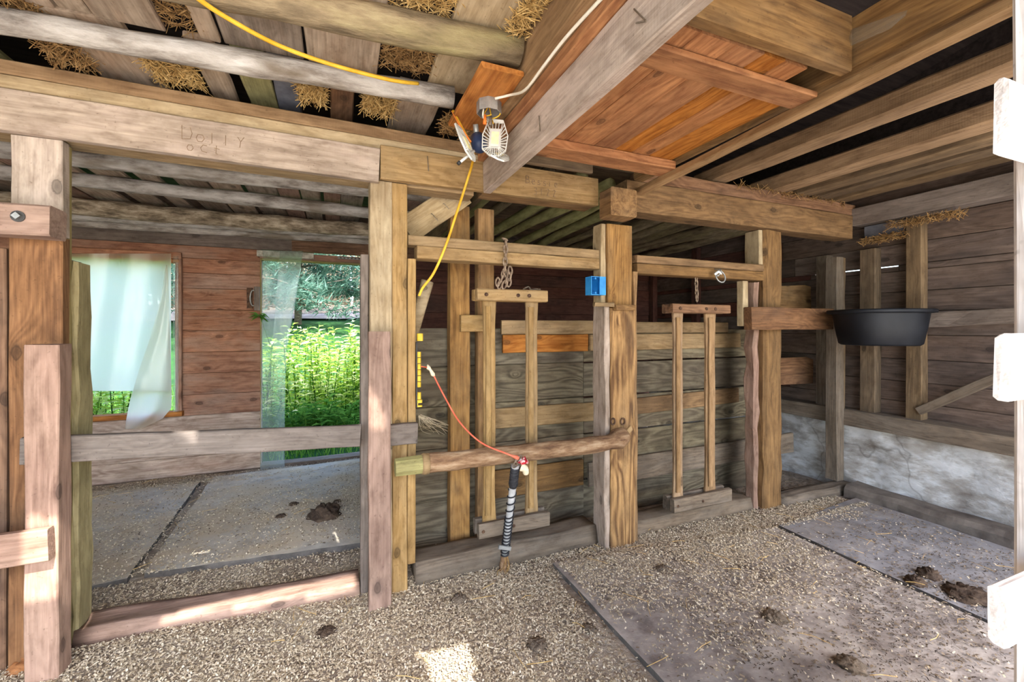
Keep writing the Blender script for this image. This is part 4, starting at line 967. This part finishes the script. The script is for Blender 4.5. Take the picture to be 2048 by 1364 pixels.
# ------------------------------------------------------------------ junction box, work light, cords
jx = Vector((.585, 1.915, 2.298))
jx = PZ(978, 212, 2.27); jx.z = 0
jb_ = empty('junction_box', (jx.x, jx.y, 2.24)); tag(jb_, 'open round galvanised junction box with loose wires on the orange board', 'junction box')
r0 = .052; n = 8
vs, fs = [], []
for (r, z) in ((r0, 2.298), (r0, 2.238), (r0 - .003, 2.238), (r0 - .003, 2.294)):
    for i in range(n): vs.append(Vector((jx.x + math.cos(2 * math.pi * (i + .5) / n) * r, jx.y + math.sin(2 * math.pi * (i + .5) / n) * r, z)))
for k in range(3):
    for i in range(n):
        a, b = k * n + i, k * n + (i + 1) % n; fs.append((a, b, b + n, a + n))
fs.append(tuple(range(n))); fs.append(tuple(range(3 * n, 4 * n)))
vs, mw = recenter(vs); link('box_shell', vs, fs, 'galvanised', jb_, mw)
for k in range(5):
    a = Vector((jx.x + U(-.03, .03), jx.y + U(-.03, .03), 2.29)); b = Vector((jx.x + U(-.03, .02), jx.y - .01 + U(-.03, .02), 2.21 + U(-.02, .02)))
    vs, fs = tube_geo(smooth_path([a, (a + b) / 2 + Vector((U(-.04, .04), U(-.03, .03), -.02)), b], 5), .0028, 5); vs, mw = recenter(vs); link('wire', vs, fs, 'white_cord' if k % 2 else 'yellow_cord', jb_, mw, True)
for dx in (-.02, .005):
    vs, fs = tube_geo([(jx.x + dx, jx.y - .01, 2.225), (jx.x + dx - .003, jx.y - .012, 2.185)], [.005, .008], 8); vs, mw = recenter(vs); link('wire_nut', vs, fs, 'orange_plastic' if dx < 0 else 'dry_clod', jb_, mw, True)
# white cable up the joist
wc = [PZ(990, 197, 2.285), PX(1040, 183, .66) * 1.0, PX(1052, 176, .672), PX(1090, 130, .68), PX(1130, 80, .685), PX(1200, 0, .69), PX(1260, -70, .69)]
wc = [PZ(990, 197, 2.272), PZ(1020, 190, 2.272)] + [PX(u, v, .646) for u, v in ((1050, 180), (1085, 135), (1130, 77), (1200, 0), (1290, -95))]
t = tube('white_cable', smooth_path(wc, 5), .0052, 'white_cord', sides=8); tag(t, 'white cable stapled along the joist to the junction box', 'cable')

lt = empty('work_light', PY(975, 290, 1.8)); tag(lt, 'folding garage work light with three slotted white panels', 'light')
lc = PY(962, 290, 1.76)
vs, fs = tube_geo([lc + Vector((.0, .06, .06)), lc + Vector((0, .05, .045)), lc + Vector((-.002, .01, .0)), lc + Vector((0, -.005, -.015))], [.018, .034, .036, .022], 14); vs, mw = recenter(vs); link('lamp_body', vs, fs, 'navy_plastic', lt, mw, True)
vs, fs = tube_geo([lc + Vector((-.015, .03, .1)), lc + Vector((0, .055, .05))], .012, 10); vs, mw = recenter(vs); link('lamp_screw', vs, fs, 'galvanised', lt, mw, True)
def light_panel(mw, sx=1.0):
    """flat slotted hexagonal panel in local x (width) z (length)"""
    ol = [(-.028, .095), (.028, .092), (.05, .02), (.044, -.05), (.018, -.075), (-.018, -.075), (-.048, -.045), (-.05, .02)]
    inn = [(-.022, .05), (.022, .05), (.022, -.0), (.022, -.035), (.012, -.037), (-.012, -.037), (-.022, -.035), (-.022, .0)]
    parts = []
    V = lambda q: Vector((q[0] * sx, 0, q[1]))
    for i in range(8):
        parts.append(bar_geo(V(ol[i]), V(ol[(i + 1) % 8]), .004, .008, (0, -1, 0)))
        parts.append(bar_geo(V(inn[i]), V(inn[(i + 1) % 8]), .003, .008, (0, -1, 0)))
        for f in (0, .25, .5, .75):
            j = (i + 1) % 8
            a = V(inn[i]).lerp(V(inn[j]), f); b = V(ol[i]).lerp(V(ol[j]), f)
            if (b - a).length > .004: parts.append(bar_geo(a, b, .0028, .007, (0, -1, 0)))
    parts.append(bar_geo(V((-.026, .088)), V((.026, .086)), .012, .007, (0, -1, 0)))
    vs, fs = merge(parts)
    pn = link('light_panel', vs, fs, 'aluminium', lt, mw)
    v2, f2 = box_geo(-.02 * sx, .02 * sx, -.006, .0, -.034, .048); link('led_plate', v2, f2, 'aluminium', pn, mw)
    v2, f2 = box_geo(-.014 * sx, .014 * sx, -.0085, -.0062, -.022, .034); link('led_chip', v2, f2, 'led_plate', pn, mw)
YR = Matrix.Rotation(-YAW, 4, 'Z')
light_panel(Matrix.Translation(PY(990, 280, 1.68)) @ YR @ Matrix.Rotation(.05, 4, 'Y') @ Matrix.Rotation(-.12, 4, 'X') @ Matrix.Scale(.94, 4), 1.12)
light_panel(Matrix.Translation(PY(997, 311, 1.72)) @ YR @ Matrix.Rotation(.5, 4, 'Y') @ Matrix.Rotation(-1.05, 4, 'X') @ Matrix.Scale(.9, 4), 1.0)
light_panel(Matrix.Translation(PY(933, 290, 1.72)) @ YR @ Matrix.Rotation(-.42, 4, 'Y') @ Matrix.Rotation(1.25, 4, 'Z') @ Matrix.Scale(.92, 4), 1.1)
vs, fs = tube_geo([PY(918, 326, 1.70), PY(948, 302, 1.72)], .006, 8); vs, mw = recenter(vs); link('panel_arm', vs, fs, 'aluminium', lt, mw, True)
vs, fs = tube_geo([PY(916, 328, 1.70), PY(920, 324, 1.70)], .0075, 8); vs, mw = recenter(vs); link('arm_tip', vs, fs, 'dark_metal', lt, mw, True)
# yellow extension cord: two visible runs
yc = [PZ(330, -60, 2.42), PZ(400, 0, 2.41), PZ(470, 45, 2.405), PZ(560, 92, 2.40), PZ(660, 128, 2.395), PZ(760, 155, 2.39), PZ(835, 168, 2.40), PZ(842, 167, 2.42)]
yc = [Vector((p.x, min(p.y, 1.88), p.z)) for p in yc]
yc = [PZ(u, v, 2.325) for u, v in ((330, -60), (400, 0), (470, 45), (560, 92), (660, 128), (760, 155), (800, 163))] + [PZ(836, 167, 2.36)]
t = tube('extension_cord', smooth_path(yc, 6), .0075, 'yellow_cord', sides=8); tag(t, 'yellow extension cord strung beneath the log joists', 'cord')
yd = [PY(906, 222, 1.88), PY(918, 245, 1.85), PY(934, 275, 1.83), PY(946, 300, 1.86), PY(945, 325, 2.08), PY(930, 375, 2.185), PY(912, 430, 2.19), PY(892, 490, 2.20), PY(868, 545, 2.22), PY(846, 575, 2.232), PY(838, 592, 2.236)]
t = tube('drop_cord', smooth_path(yd, 6), .007, 'yellow_cord', sides=8); tag(t, 'yellow cord dropping from the work light to the cream middle post', 'cord')
t = tube('rusty_prong', [PY(903, 222, 1.84), PY(925, 260, 1.80), PY(942, 284, 1.78)], [.002, .0045, .004], 'orange_plastic', sides=6); tag(t, 'thin orange stick poking up beside the work light', 'stick')
# nails in header board
for (u, v, v2) in ((855, 312, 342), (1077, 0, 0)):
    if v == 0: continue
    t = tube('nail', [PY(u, v, YB - .012), PY(u + 2, v2, YB - .01)], .0022, 'nail', sides=5); tag(t, 'long rusty nail hanging on the header board beside the cream post', 'nail')

# latch on the back wall
t = empty('latch_plate', (-.72, WB - .02, 1.5)); tag(t, 'rusty iron latch on the back wall left of the doorway', 'latch')
lz0, lz1 = PY(508, 617, WB).z, PY(508, 576, WB).z; lx0, lx1 = PY(494, 600, WB).x, PY(521, 600, WB).x
bb('latch_backplate', lx0 + .0, lx0 + .05, WB - .012, WB - .005, lz0, lz1, 'rusty_iron', 'z', t, seg=1, wob=.001)
vs, fs = ring_geo(((lx0 + .055), WB - .03, (lz0 + lz1) / 2), (0, 0, 1), (1, 0, 0), .075, .025, .006, 14, 6); vs, mw = recenter(vs); link('latch_loop', vs, fs, 'galvanised', t, mw, True)
bb('latch_block', lx1 - .05, lx1, WB - .04, WB - .006, lz0 - .02, lz1 + .01, 'grey_rail', 'z', t, seg=1, wob=.001)
# rope and hasp on the left post
a = PY(62, 745, 2.26)
t = tube('rope_loop', smooth_path([PY(66, 735, 2.255), PY(58, 742, 2.25), PY(62, 765, 2.25), PY(58, 790, 2.25), PY(64, 812, 2.25), PY(66, 800, 2.255)], 5), .007, 'dry_clod', sides=7, rough=.2); tag(t, 'frayed grey rope loop behind the short pinkish post', 'rope')

# ------------------------------------------------------------------ things on the floor
def mat_slab(label, pts, z0, z1, mat):
    pts = [Vector((p[0], p[1], 0)) for p in pts]; out = []
    for i, p in enumerate(pts):
        q = pts[(i + 1) % len(pts)]; n = max(1, int((q - p).length / .12))
        for k in range(n):
            e = p.lerp(q, k / n); out.append(e + Vector((U(-.006, .006), U(-.006, .006), 0)))
    n = len(out); vs = [Vector((p.x, p.y, z1 + .003 * noise.noise(p * 2))) for p in out] + [Vector((p.x, p.y, z0)) for p in out]
    fs = [tuple(range(n)), tuple(reversed(range(n, 2 * n)))] + [(i, i + n, (i + 1) % n + n, (i + 1) % n) for i in range(n)]
    vs, mw = recenter(vs); o = link('rubber_mat', vs, fs, mat, None, mw)
    o.data.materials.append(M['mat_edge_shade'])
    for f in o.data.polygons[2:]: f.material_index = 1
    return tag(o, label, 'mat')
mat_slab('grey rubber stall mat left of the seam in the back stall', [(-2.7, 2.78), (-1.02, 2.86), (-1.075, 4.42), (-2.7, 4.45)], -.02, .032, 'rubber_mat')
mat_slab('grey rubber stall mat in front of the back doorway', [(-.955, 2.88), (.60, 2.74), (.60, 4.60), (-1.0, 4.50)], -.02, .034, 'rubber_mat')
mat_slab('rubber mat under shavings in the middle of the front stall', [(1.15, .1), (2.71, .1), (2.71, 1.98), (1.13, 2.16)], -.02, .022, 'dusty_mat')
mat_slab('bluish-grey bare rubber mat beside the stone foundation', [(2.735, .1), (3.73, .1), (3.74, 2.08), (2.74, 1.98)], -.02, .026, 'rubber_mat_blue')
def mat_z(x, y):
    if -2.7 < x < .6 and 2.85 < y < 4.45: return .034
    if 1.15 < x < 2.71 and .1 < y < 1.98 + .1 * (2.71 - x): return .022
    if 2.735 < x < 3.73 and .1 < y < 2.0: return .026
    return max(ground_z(x, y), -.01)
def clod(name, u, v, r, mat, label, cat='dung', flat=.55):
    p = PZ(u, v, .03); p.z = mat_z(p.x, p.y) - .004
    vs, fs = lump_geo(p, r, 26, 9, .26, 20, flat); vs, mw = recenter(vs)
    return tag(link(name, vs, fs, mat, None, mw, True), label, cat)
clod('dung_pile', 650, 1032, .105, 'manure', 'large dark dung pile on the mat in the back stall', flat=.7)
clod('dung_clod', 587, 1010, .035, 'manure', 'small dark dung clod beyond the large pile')
clod('dung_clod', 562, 1034, .035, 'manure', 'small dung clod left of the large pile')
clod('dung_clod', 675, 1004, .03, 'manure', 'dung crumb just behind the large pile')
clod('dung_clod', 1858, 1150, .05, 'manure', 'round black dung clod on the bluish mat', flat=.8)
clod('dung_clod', 1832, 1164, .045, 'manure', 'black dung clod left of the round one on the bluish mat', flat=.8)
clod('dung_clod', 1940, 1190, .10, 'manure', 'broad dark dung heap near the gate', flat=.35)
clod('dung_clod', 1325 - 0, 1187 - 50, .04, 'dry_clod', 'dry clod in the shavings below the carved-grain post')
clod('dung_clod', 1178, 1248, .035, 'dry_clod', 'grey dry clod beside the mat seam')
clod('dung_clod', 1075, 1280, .045, 'dry_clod', 'brown dry clod near the sun patch')
clod('dung_clod', 652, 1250, .045, 'manure', 'dark clod in the shavings below the open stall sill')
clod('dung_clod', 1548, 1232, .05, 'dry_clod', 'grey dry clod on the shavings in the right stall')
clod('dung_clod', 1700, 1325, .05, 'dry_clod', 'dusty clod at the lower right of the stall floor')
clod('dung_clod', 918, 1188, .04, 'dry_clod', 'brown lump lying in a pale spot near the first stall sill', flat=.9)
clod('brick_stub', 50, 1318, .05, 'orange_wood', 'broken reddish lump at the foot of the short pinkish post', 'rubble', .9)

def chips(name, n, region, dens, size, mat, label, zoff=.004, tilt=.5):
    vs, fs = [], []; rx = random.Random(11 + n)
    c = 0; tries = 0
    while c < n and tries < n * 8:
        tries += 1
        x, y = rx.uniform(region[0], region[1]), rx.uniform(region[2], region[3])
        if rx.random() > dens(x, y): continue
        c += 1
        L = rx.uniform(*size) ; wd = L * rx.uniform(.22, .45); an = rx.uniform(0, 6.283)
        ca, sa = math.cos(an), math.sin(an); z = mat_z(x, y) + zoff + rx.random() * .008
        t1, t2 = rx.uniform(-tilt, tilt) * L, rx.uniform(-.4, .4) * wd; cu = rx.uniform(.0, .3) * L
        i0 = len(vs)
        for a, dz in ((-.5, -.5), (0, 0), (.5, .5)):
            for b in (-.5, .5):
                px, py = a * L, b * wd
                vs.append((x + px * ca - py * sa, y + px * sa + py * ca, z + max(-.004, dz * t1 * .5 + b * t2 + (cu if a == 0 else 0))))
        fs.append((i0, i0 + 2, i0 + 3, i0 + 1)); fs.append((i0 + 2, i0 + 4, i0 + 5, i0 + 3))
    o = link(name, vs, fs, mat); return tag(o, label, 'shavings', None, 'stuff')
def nz(x, y, f, o): return noise.noise(Vector((x * f, y * f, o)))
def d_front(x, y):
    d = .38 + .5 * nz(x, y, 1.6, 2) + .35 * nz(x, y, 5, 8)
    d += max(0, .65 - abs(y - 2.1) * 1.4)            # thick along the sills
    if x < 1.1: d += .25 - max(0, 1.6 - y) * .4
    if x > 1.15: d -= max(0, (x - 1.9)) * .10 + max(0, 1.75 - y) * .55
    if x > 2.72: d -= .62 if y < 1.95 else .1
    if abs(x - 1.14 - .02 * math.sin(y * 6)) < .035 and y < 2.05: d = .04
    return max(.02, min(1, d))
chips('wood_shavings', 95000, (-1.6, 3.7, .8, 2.36), d_front, (.006, .0165), 'shavings', 'pale wood shavings scattered over the front stall floor')
def d_back(x, y):
    d = .26 + .5 * nz(x, y, 1.3, 22) + .3 * nz(x, y, 4, 9)
    if y < 2.86: d += .6
    if y > 4.35: d += .35
    return max(.03, min(1, d))
chips('chaff', 42000, (-2.6, .6, 2.42, 4.7), d_back, (.006, .018), 'shavings', 'tan shavings and chaff spread over the back stall mats')
chips('floor_debris', 16000, (-2.0, 3.7, .8, 4.6), lambda x, y: max(.05, .35 + .6 * nz(x, y, 1.9, 40) + (.4 if x > 1.5 and y < 1.9 else 0)), (.005, .02), 'debris', 'brown chaff and crumbs trodden into the stall floor', .002, .3)
chips('dung_crumbs', 3600, (1.5, 3.7, .8, 1.75), lambda x, y: max(.0, min(1, .2 + .9 * nz(x, y, 2.3, 61) + (.25 if x > 2.2 and y < 1.4 else 0))), (.004, .013), 'dark_debris', 'dark trodden dung crumbs at the lower right of the stall floor', .003, .6)
chips('doorway_litter', 900, (3.15, 3.85, 2.36, 3.2), lambda x, y: .8, (.01, .03), 'debris', 'dirt and litter behind the low curb timber')

parts = []
for k in range(170):
    x, y = U(-1.6, 3.4), U(.9, 2.3)
    if k > 110: x, y = U(-2.2, .3), U(2.9, 4.65)
    z = mat_z(x, y) + .012; a = U(0, 6.28); L = U(.04, .13); m_ = Vector((x, y, z + U(0, .012)))
    d = Vector((math.cos(a), math.sin(a), U(-.06, .06))) * L / 2; b = Vector((U(-.01, .01), U(-.01, .01), .004))
    parts.append(tube_geo([m_ - d, m_ + b, m_ + d], .0013, 3))
vs, fs = merge(parts); tag(link('loose_straw', vs, fs, 'hay', None, None), 'loose straw stems lying about on the stall floors', 'straw', None, 'stuff')
# ------------------------------------------------------------------ hay stuffed in the loft gaps
def hay(c, ext, n, label, mat='hay', hang=.0, L=(.03, .095)):
    n = int(n * 1.7)
    parts = []; c = Vector(c)
    for k in range(n):
        p = c + Vector((U(-1, 1) * ext[0], U(-1, 1) * ext[1], U(-1, 1) * ext[2]))
        d = Vector((U(-1, 1), U(-1, 1), U(-.5, .4) - hang * R())).normalized() * U(*L)
        parts.append(bar_geo(p - d / 2, p + d / 2, U(.0015, .0042), .0012, (U(-1, 1), U(-1, 1), .3)))
    vs, fs = merge(parts); vs, mw = recenter(vs)
    return tag(link('hay_tuft', vs, fs, mat, None, mw), label, 'hay')
g_ = 'hay'
hay((-.53, 1.75, 2.475), (.05, .22, .012), 170, 'hay showing in the slot left of the slit plank overhead', 'hay_brown')
hay((.275, 1.74, 2.475), (.10, .16, .015), 420, 'hay in the wide gap between the olive and silvery logs', 'hay_brown')
hay((.28, 1.38, 2.475), (.10, .16, .015), 420, 'hay in the gap above the olive log')
hay((.615, 1.28, 2.44), (.035, .26, .03), 420, 'golden hay jammed beside the big whitish joist')
p = PZ(360, 160, 2.45); hay((p.x, p.y - .08, 2.45), (.085, .1, .03), 300, 'hay tuft above the pencilled Dolly', 'hay', .6)
p = PZ(150, 120, 2.45); hay((p.x, p.y - .06, 2.445), (.07, .08, .03), 170, 'hay tuft hanging at the far left above the header beam', 'hay_brown', .9)
p = PZ(60, 18, 2.47); hay((p.x, p.y, 2.46), (.05, .1, .02), 150, 'brown hay in the upper left corner gap', 'hay_brown', .5)
p = PZ(625, 195, 2.45); hay((p.x, p.y - .06, 2.45), (.055, .08, .03), 240, 'hay tuft above the middle of the header beam', 'hay', .8)
p = PZ(757, 215, 2.45); hay((p.x, p.y - .06, 2.44), (.075, .08, .035), 240, 'hay tuft hanging above the beam joint', 'hay', 1.2)
p = PZ(930, 255, 2.40); hay((p.x, p.y - .02, 2.39), (.12, .06, .03), 320, 'dark hay nest behind the work light', 'hay_brown')
hay((3.2, 2.19, 2.35), (.6, .015, .02), 90, 'wisps of hay caught on the right header beam', 'hay_brown', 1.0, (.03, .1))
hay((3.93, 1.75, 2.13), (.03, .22, .02), 130, 'dusty straw hanging under the right wall top plate', 'hay_brown', .8, (.03, .09))
hay((3.97, 2.0, 2.05), (.02, .16, .025), 160, 'old nest straw below the blue-grey patch on the right wall', 'hay_brown', .3, (.03, .08))

# ------------------------------------------------------------------ plastic sheets
def sheet(name, rows, mat, label, cat, fold=.02, ff=9, base_y=4.7, cols=14, parent=None):
    vs, fs = [], []
    for k, (v, ul, ur) in enumerate(rows):
        for i in range(cols + 1):
            f = i / cols; u = ul + (ur - ul) * f
            y = base_y + fold * math.sin(f * ff + k * .25) * .6 + fold * .5 * noise.noise(Vector((f * 4, k * .4, 2)))
            vs.append(PY(u, v, y))
    n = cols + 1
    for k in range(len(rows) - 1):
        for i in range(cols): fs.append((k * n + i, k * n + i + 1, (k + 1) * n + i + 1, (k + 1) * n + i))
    vs, mw = recenter(vs); return tag(link(name, vs, fs, mat, parent, mw, True), label, cat)
def interp(tab, v):
    for (a, x), (b, y) in zip(tab, tab[1:]):
        if a <= v <= b: return x + (y - x) * (v - a) / (b - a)
    return tab[-1][1]
sheet('window_plastic', [(507 + (782 - 507) * k / 14, 120, 342) for k in range(15)], 'milky_plastic', 'milky plastic sheet stretched over the back window', 'plastic sheet', .016, 17, 4.69, 40)
L_ = [(530, 331), (600, 322), (680, 299), (740, 278), (800, 260), (835, 253), (858, 250)]; R_ = [(530, 336), (600, 338), (700, 341), (810, 344), (822, 341), (835, 330), (858, 282)]
sheet('loose_plastic', [(530 + 328 * k / 16, interp(L_, 530 + 328 * k / 16), interp(R_, 530 + 328 * k / 16)) for k in range(17)], 'milky_plastic', 'loose flap of plastic hanging across the window corner', 'plastic sheet', .016, 7, 4.655)
sheet('edge_plastic', [(512 + 312 * k / 10, 346, 357) for k in range(11)], 'clear_vinyl', 'crinkled clear plastic along the window jamb', 'plastic sheet', .008, 6, 4.70, 4)
sheet('vinyl_strip', [(502 + (950 - 502) * k / 20, interp([(502, 526), (950, 520)], 502 + 448 * k / 20), interp([(502, 606), (600, 592), (700, 573), (780, 570), (950, 569)], 502 + 448 * k / 20)) for k in range(21)], 'clear_vinyl', 'clear vinyl door strip hanging at the doorway left side', 'plastic strip', .012, 5, 4.66, 10)
sheet('vinyl_strip', [(502 + (690 - 502) * k / 12, interp([(502, 560), (690, 545)], 502 + 188 * k / 12), interp([(502, 606), (690, 574)], 502 + 188 * k / 12)) for k in range(13)], 'clear_vinyl', 'second clear vinyl strip folded over the first at the top', 'plastic strip', .006, 4, 4.63, 6)
# cobweb rags
vs = [PX(u, v, 1.69) for u, v in ((1602, 62), (1640, 70), (1690, 66), (1740, 48), (1815, 24), (1800, 42), (1760, 62), (1722, 82), (1700, 92), (1690, 108), (1678, 120), (1655, 112), (1688, 112), (1694, 92), (1660, 80))]
pts = [PX(u, v, 1.685) for u, v in ((1604, 60), (1650, 72), (1695, 88), (1698, 104), (1682, 120), (1656, 108))]
a_ = [(1604, 58, 1606, 66), (1640, 66, 1640, 76), (1672, 70, 1680, 88), (1700, 60, 1700, 92), (1740, 46, 1735, 78), (1790, 28, 1780, 58), (1815, 20, 1812, 30)]
vs, fs = [], []
for u0, v0, u1, v1 in a_: vs += [PX(u0, v0, 1.693), PX((u0 + u1) / 2, (v0 + v1) / 2, 1.68), PX(u1, v1, 1.69)]
for k in range(len(a_) - 1):
    for i in range(2): fs.append((k * 3 + i, k * 3 + i + 1, k * 3 + i + 4, k * 3 + i + 3))
vs, mw = recenter(vs); tag(link('cobweb', vs, fs, 'cobweb', None, mw, True), 'ragged dusty cobweb sagging in the hatch corner', 'cobweb')

# ------------------------------------------------------------------ outside the back wall
def hill(x, y): return -.03 if y < 7.0 else -.03 + (min(y, 15.0) - 7.0) * .235 + max(0, y - 15.0) * .06 + .03 * min(y - 7, 8) * noise.noise(Vector((x * .3, y * .3, 0))) + (x * .035 if y > 12 else x * .035 * max(0, (y - 8) / 4))
tag(grid('ground_woods', -16, 16, 15.3, 42, .6, lambda x, y: hill(x, y) + .05, 'litter'), 'brown leaf litter under the wood beyond the lane', None, None, 'structure')
tag(grid('ground_outside', -14, 14, 4.85, 16, .6, hill, 'outside_ground'), 'shaded green grass rising behind the barn', None, None, 'structure')
tag(grid('path_outside', -14, 16, 14.0, 15.6, .4, lambda x, y: hill(x, y) + .06, 'outside_path'), 'bright dusty lane beyond the grass', None, None, 'structure')
def leaf(vs, fs, p, d, L, wd, up=Vector((0, 0, 1)), droop=.25):
    d = d.normalized(); s_ = d.cross(up); s_ = s_.normalized() if s_.length > .01 else Vector((1, 0, 0)); n_ = s_.cross(d)
    i = len(vs)
    vs += [p, p + d * L * .4 + s_ * wd + n_ * .01, p + d * L * .4 - s_ * wd + n_ * .01, p + d * L - Vector((0, 0, L * droop)), p + d * L * .45 - n_ * wd * .3]
    fs += [(i, i + 1, i + 4), (i, i + 4, i + 2), (i + 1, i + 3, i + 4), (i + 4, i + 3, i + 2)]
def weed(x, y, h, nst, spread, label, mat='weed_leaf', L=(.11, .21), per=26):
    t = empty('leafy_weed', (x, y, hill(x, y))); tag(t, label, 'weed', 'tall leafy weeds behind the barn')
    vs, fs, st = [], [], []
    for k in range(nst):
        b = Vector((x + U(-1, 1) * spread, y + U(-1, 1) * spread * .7, hill(x, y))); tp = b + Vector((U(-.15, .15), U(-.12, .12), h * U(.65, 1.05)))
        st.append(tube_geo([b, b.lerp(tp, .5) + Vector((U(-.03, .03), U(-.03, .03), 0)), tp], [.007, .006, .003], 5))
        for i in range(per):
            f = .18 + .82 * (i / per); p = b.lerp(tp, f); a = i * 2.4 + k
            leaf(vs, fs, p, Vector((math.cos(a), math.sin(a), U(.1, .7))), U(*L) * (1.15 - .35 * f), U(.02, .036))
    v, f = merge(st); v2, mw = recenter(v); link('stems', v2, f, 'dark_leaf', t, mw, True)['kind'] = 'stuff'
    v2, mw = recenter(vs); link('foliage', v2, fs, mat, t, mw)['kind'] = 'stuff'
weed(-.65, 6.6, 1.30, 20, .33, 'bright leafy weed at the left of the back doorway')
weed(-.05, 6.9, 1.32, 24, .38, 'bright leafy weed filling the middle of the back doorway')
weed(.55, 6.8, 1.42, 24, .36, 'tall bright weed at the right of the back doorway')
weed(-.35, 7.7, 1.28, 22, .5, 'paler leafy weed behind the doorway weeds')
weed(.75, 7.8, 1.32, 22, .5, 'far leafy weed against the shaded grass')
weed(-.95, 5.7, 1.05, 8, .2, 'slim dark weed close behind the vinyl strip', 'dark_leaf', per=22)
weed(.1, 5.75, .5, 26, .5, 'low dark green weed at the doorway threshold', 'dark_leaf', per=16)
weed(-.55, 5.7, .45, 22, .4, 'low dark green weed beside the vinyl strip foot', 'dark_leaf', per=16)
weed(-2.9, 5.9, .95, 26, .4, 'leafy weed under the left of the plastic window sheet', per=24)
weed(-2.25, 6.0, .95, 26, .4, 'leafy weed under the right of the plastic window sheet', per=24)
# sprig poking in through the doorway
t = empty('leafy_sprig', (DX0 + .02, WB - .02, 1.3)); tag(t, 'green sprig poking in past the doorway left jamb', 'sprig')
sp_ = smooth_path([PY(540, 690, 4.9), PY(528, 655, 4.72), PY(520, 630, 4.66)], 4)
vs, fs = tube_geo(sp_, .004, 5); vs, mw = recenter(vs); link('stem', vs, fs, 'dark_leaf', t, mw, True)
vs, fs = [], []
for k in range(12):
    a = k * 1.9; leaf(vs, fs, sp_[-1] + Vector((0, 0, U(-.04, .03))), Vector((math.cos(a), -.4 + .4 * math.sin(a), U(-.4, .5))), U(.06, .12), .016)
v2, mw = recenter(vs); link('foliage', v2, fs, 'dark_leaf', t, mw)
# grass by the threshold
vs, fs = [], []
for k in range(9000):
    x, y = U(-3.6, 1.6), U(4.92, 8.4); h = U(.06, .22); z0 = hill(x, y); a = U(0, 6.28); dx, dy = math.cos(a) * .006, math.sin(a) * .006
    i = len(vs); vs += [(x - dx, y - dy, z0), (x + dx, y + dy, z0), (x + U(-.06, .06), y + U(-.06, .06), z0 + h)]; fs.append((i, i + 1, i + 2))
tag(link('grass_outside', vs, fs, 'grass_blade'), 'short green grass outside the back doorway', 'grass', None, 'stuff')
# fence and woods
ft = empty('field_fence', (0, 18, hill(0, 18))); tag(ft, 'weathered fence with thin rails across the lane', 'fence')
for k in range(12):
    x = -10 + k * 1.9; bb('fence_post', x, x + .1, 18, 18.1, hill(x, 18) - .1, hill(x, 18) + 1.35, 'bark_dark', 'z', ft, seg=2, wob=.01)
for k in range(5):
    pts = [Vector((-10.5 + i * 1.9, 17.97, hill(-10.5 + i * 1.9, 18) + .2 + k * .25 + U(-.03, .03))) for i in range(13)]
    vs, fs = tube_geo(pts, .022, 5); vs, mw = recenter(vs); link('fence_rail', vs, fs, 'bark_dark', ft, mw, True)
wd = []
for k in range(420):
    x, y = U(-12, 9), U(18.6, 28); z0 = hill(x, y); le = U(-.5, .5)
    wd.append(tube_geo([(x, y, z0), (x + le * .4, y, z0 + 2.2), (x + le, y, z0 + U(4, 6.5))], [U(.04, .11), .06, .03], 5))
vs, fs = merge(wd); tag(link('woods', vs, fs, 'bark_flaky', None, None, True), 'tangle of thin bare trunks in the wood beyond the fence', 'woods', None, 'stuff')
def pine(x, y, h, r, label, n=9000):
    t = empty('pine_tree', (x, y, hill(x, y))); tag(t, label, 'tree', 'pines beyond the lane')
    b = Vector((x, y, hill(x, y)))
    vs, fs = tube_geo([b, b + Vector((.05, 0, h * .5)), b + Vector((0, 0, h))], [r, r * .8, r * .3], 9, .2); v2, mw = recenter(vs); link('trunk', v2, fs, 'bark_dark', t, mw, True)
    br, vs, fs = [], [], []
    for k in range(40):
        z0 = 1.15 + 2.4 * k / 28 if k < 28 else 3.6 + (h - 3.6) * (k - 28) / 12; a = k * 2.4; Lb = U(1.4, 2.8) * (1.1 - .5 * k / 40)
        p0 = b + Vector((0, 0, z0)); p1 = p0 + Vector((math.cos(a) * Lb, math.sin(a) * Lb, U(-.5, .2)))
        br.append(tube_geo([p0, p0.lerp(p1, .5) + Vector((0, 0, .1)), p1], [.03, .02, .008], 5))
        for i in range(n // 40):
            q = p0.lerp(p1, U(.25, 1.05)) + Vector((U(-.25, .25), U(-.25, .25), U(-.22, .2))); d = Vector((U(-1, 1), U(-1, 1), U(-.6, .8))).normalized()
            for j in range(3):
                e = (d + Vector((U(-.5, .5), U(-.5, .5), U(-.5, .5)))).normalized() * U(.14, .3); s_ = e.cross(Vector((R(), R(), R()))).normalized() * .014
                i0 = len(vs); vs += [q - s_, q + s_, q + e]; fs.append((i0, i0 + 1, i0 + 2))
    v, f = merge(br); v2, mw = recenter(v); link('branches', v2, f, 'bark_dark', t, mw, True)['kind'] = 'stuff'
    v2, mw = recenter(vs); link('needles', v2, fs, 'pine_needle', t, mw)['kind'] = 'stuff'
pine(-2.2, 11.6, 6.5, .13, 'leaning pine seen through the vinyl strip')
pine(1.9, 12.2, 6.5, .12, 'pine whose boughs hang across the top of the doorway view')
pine(-.95, 13.2, 7, .10, 'pine in the middle of the doorway view')
pine(-5.2, 13.5, 6.5, .16, 'pine behind the plastic-covered window')
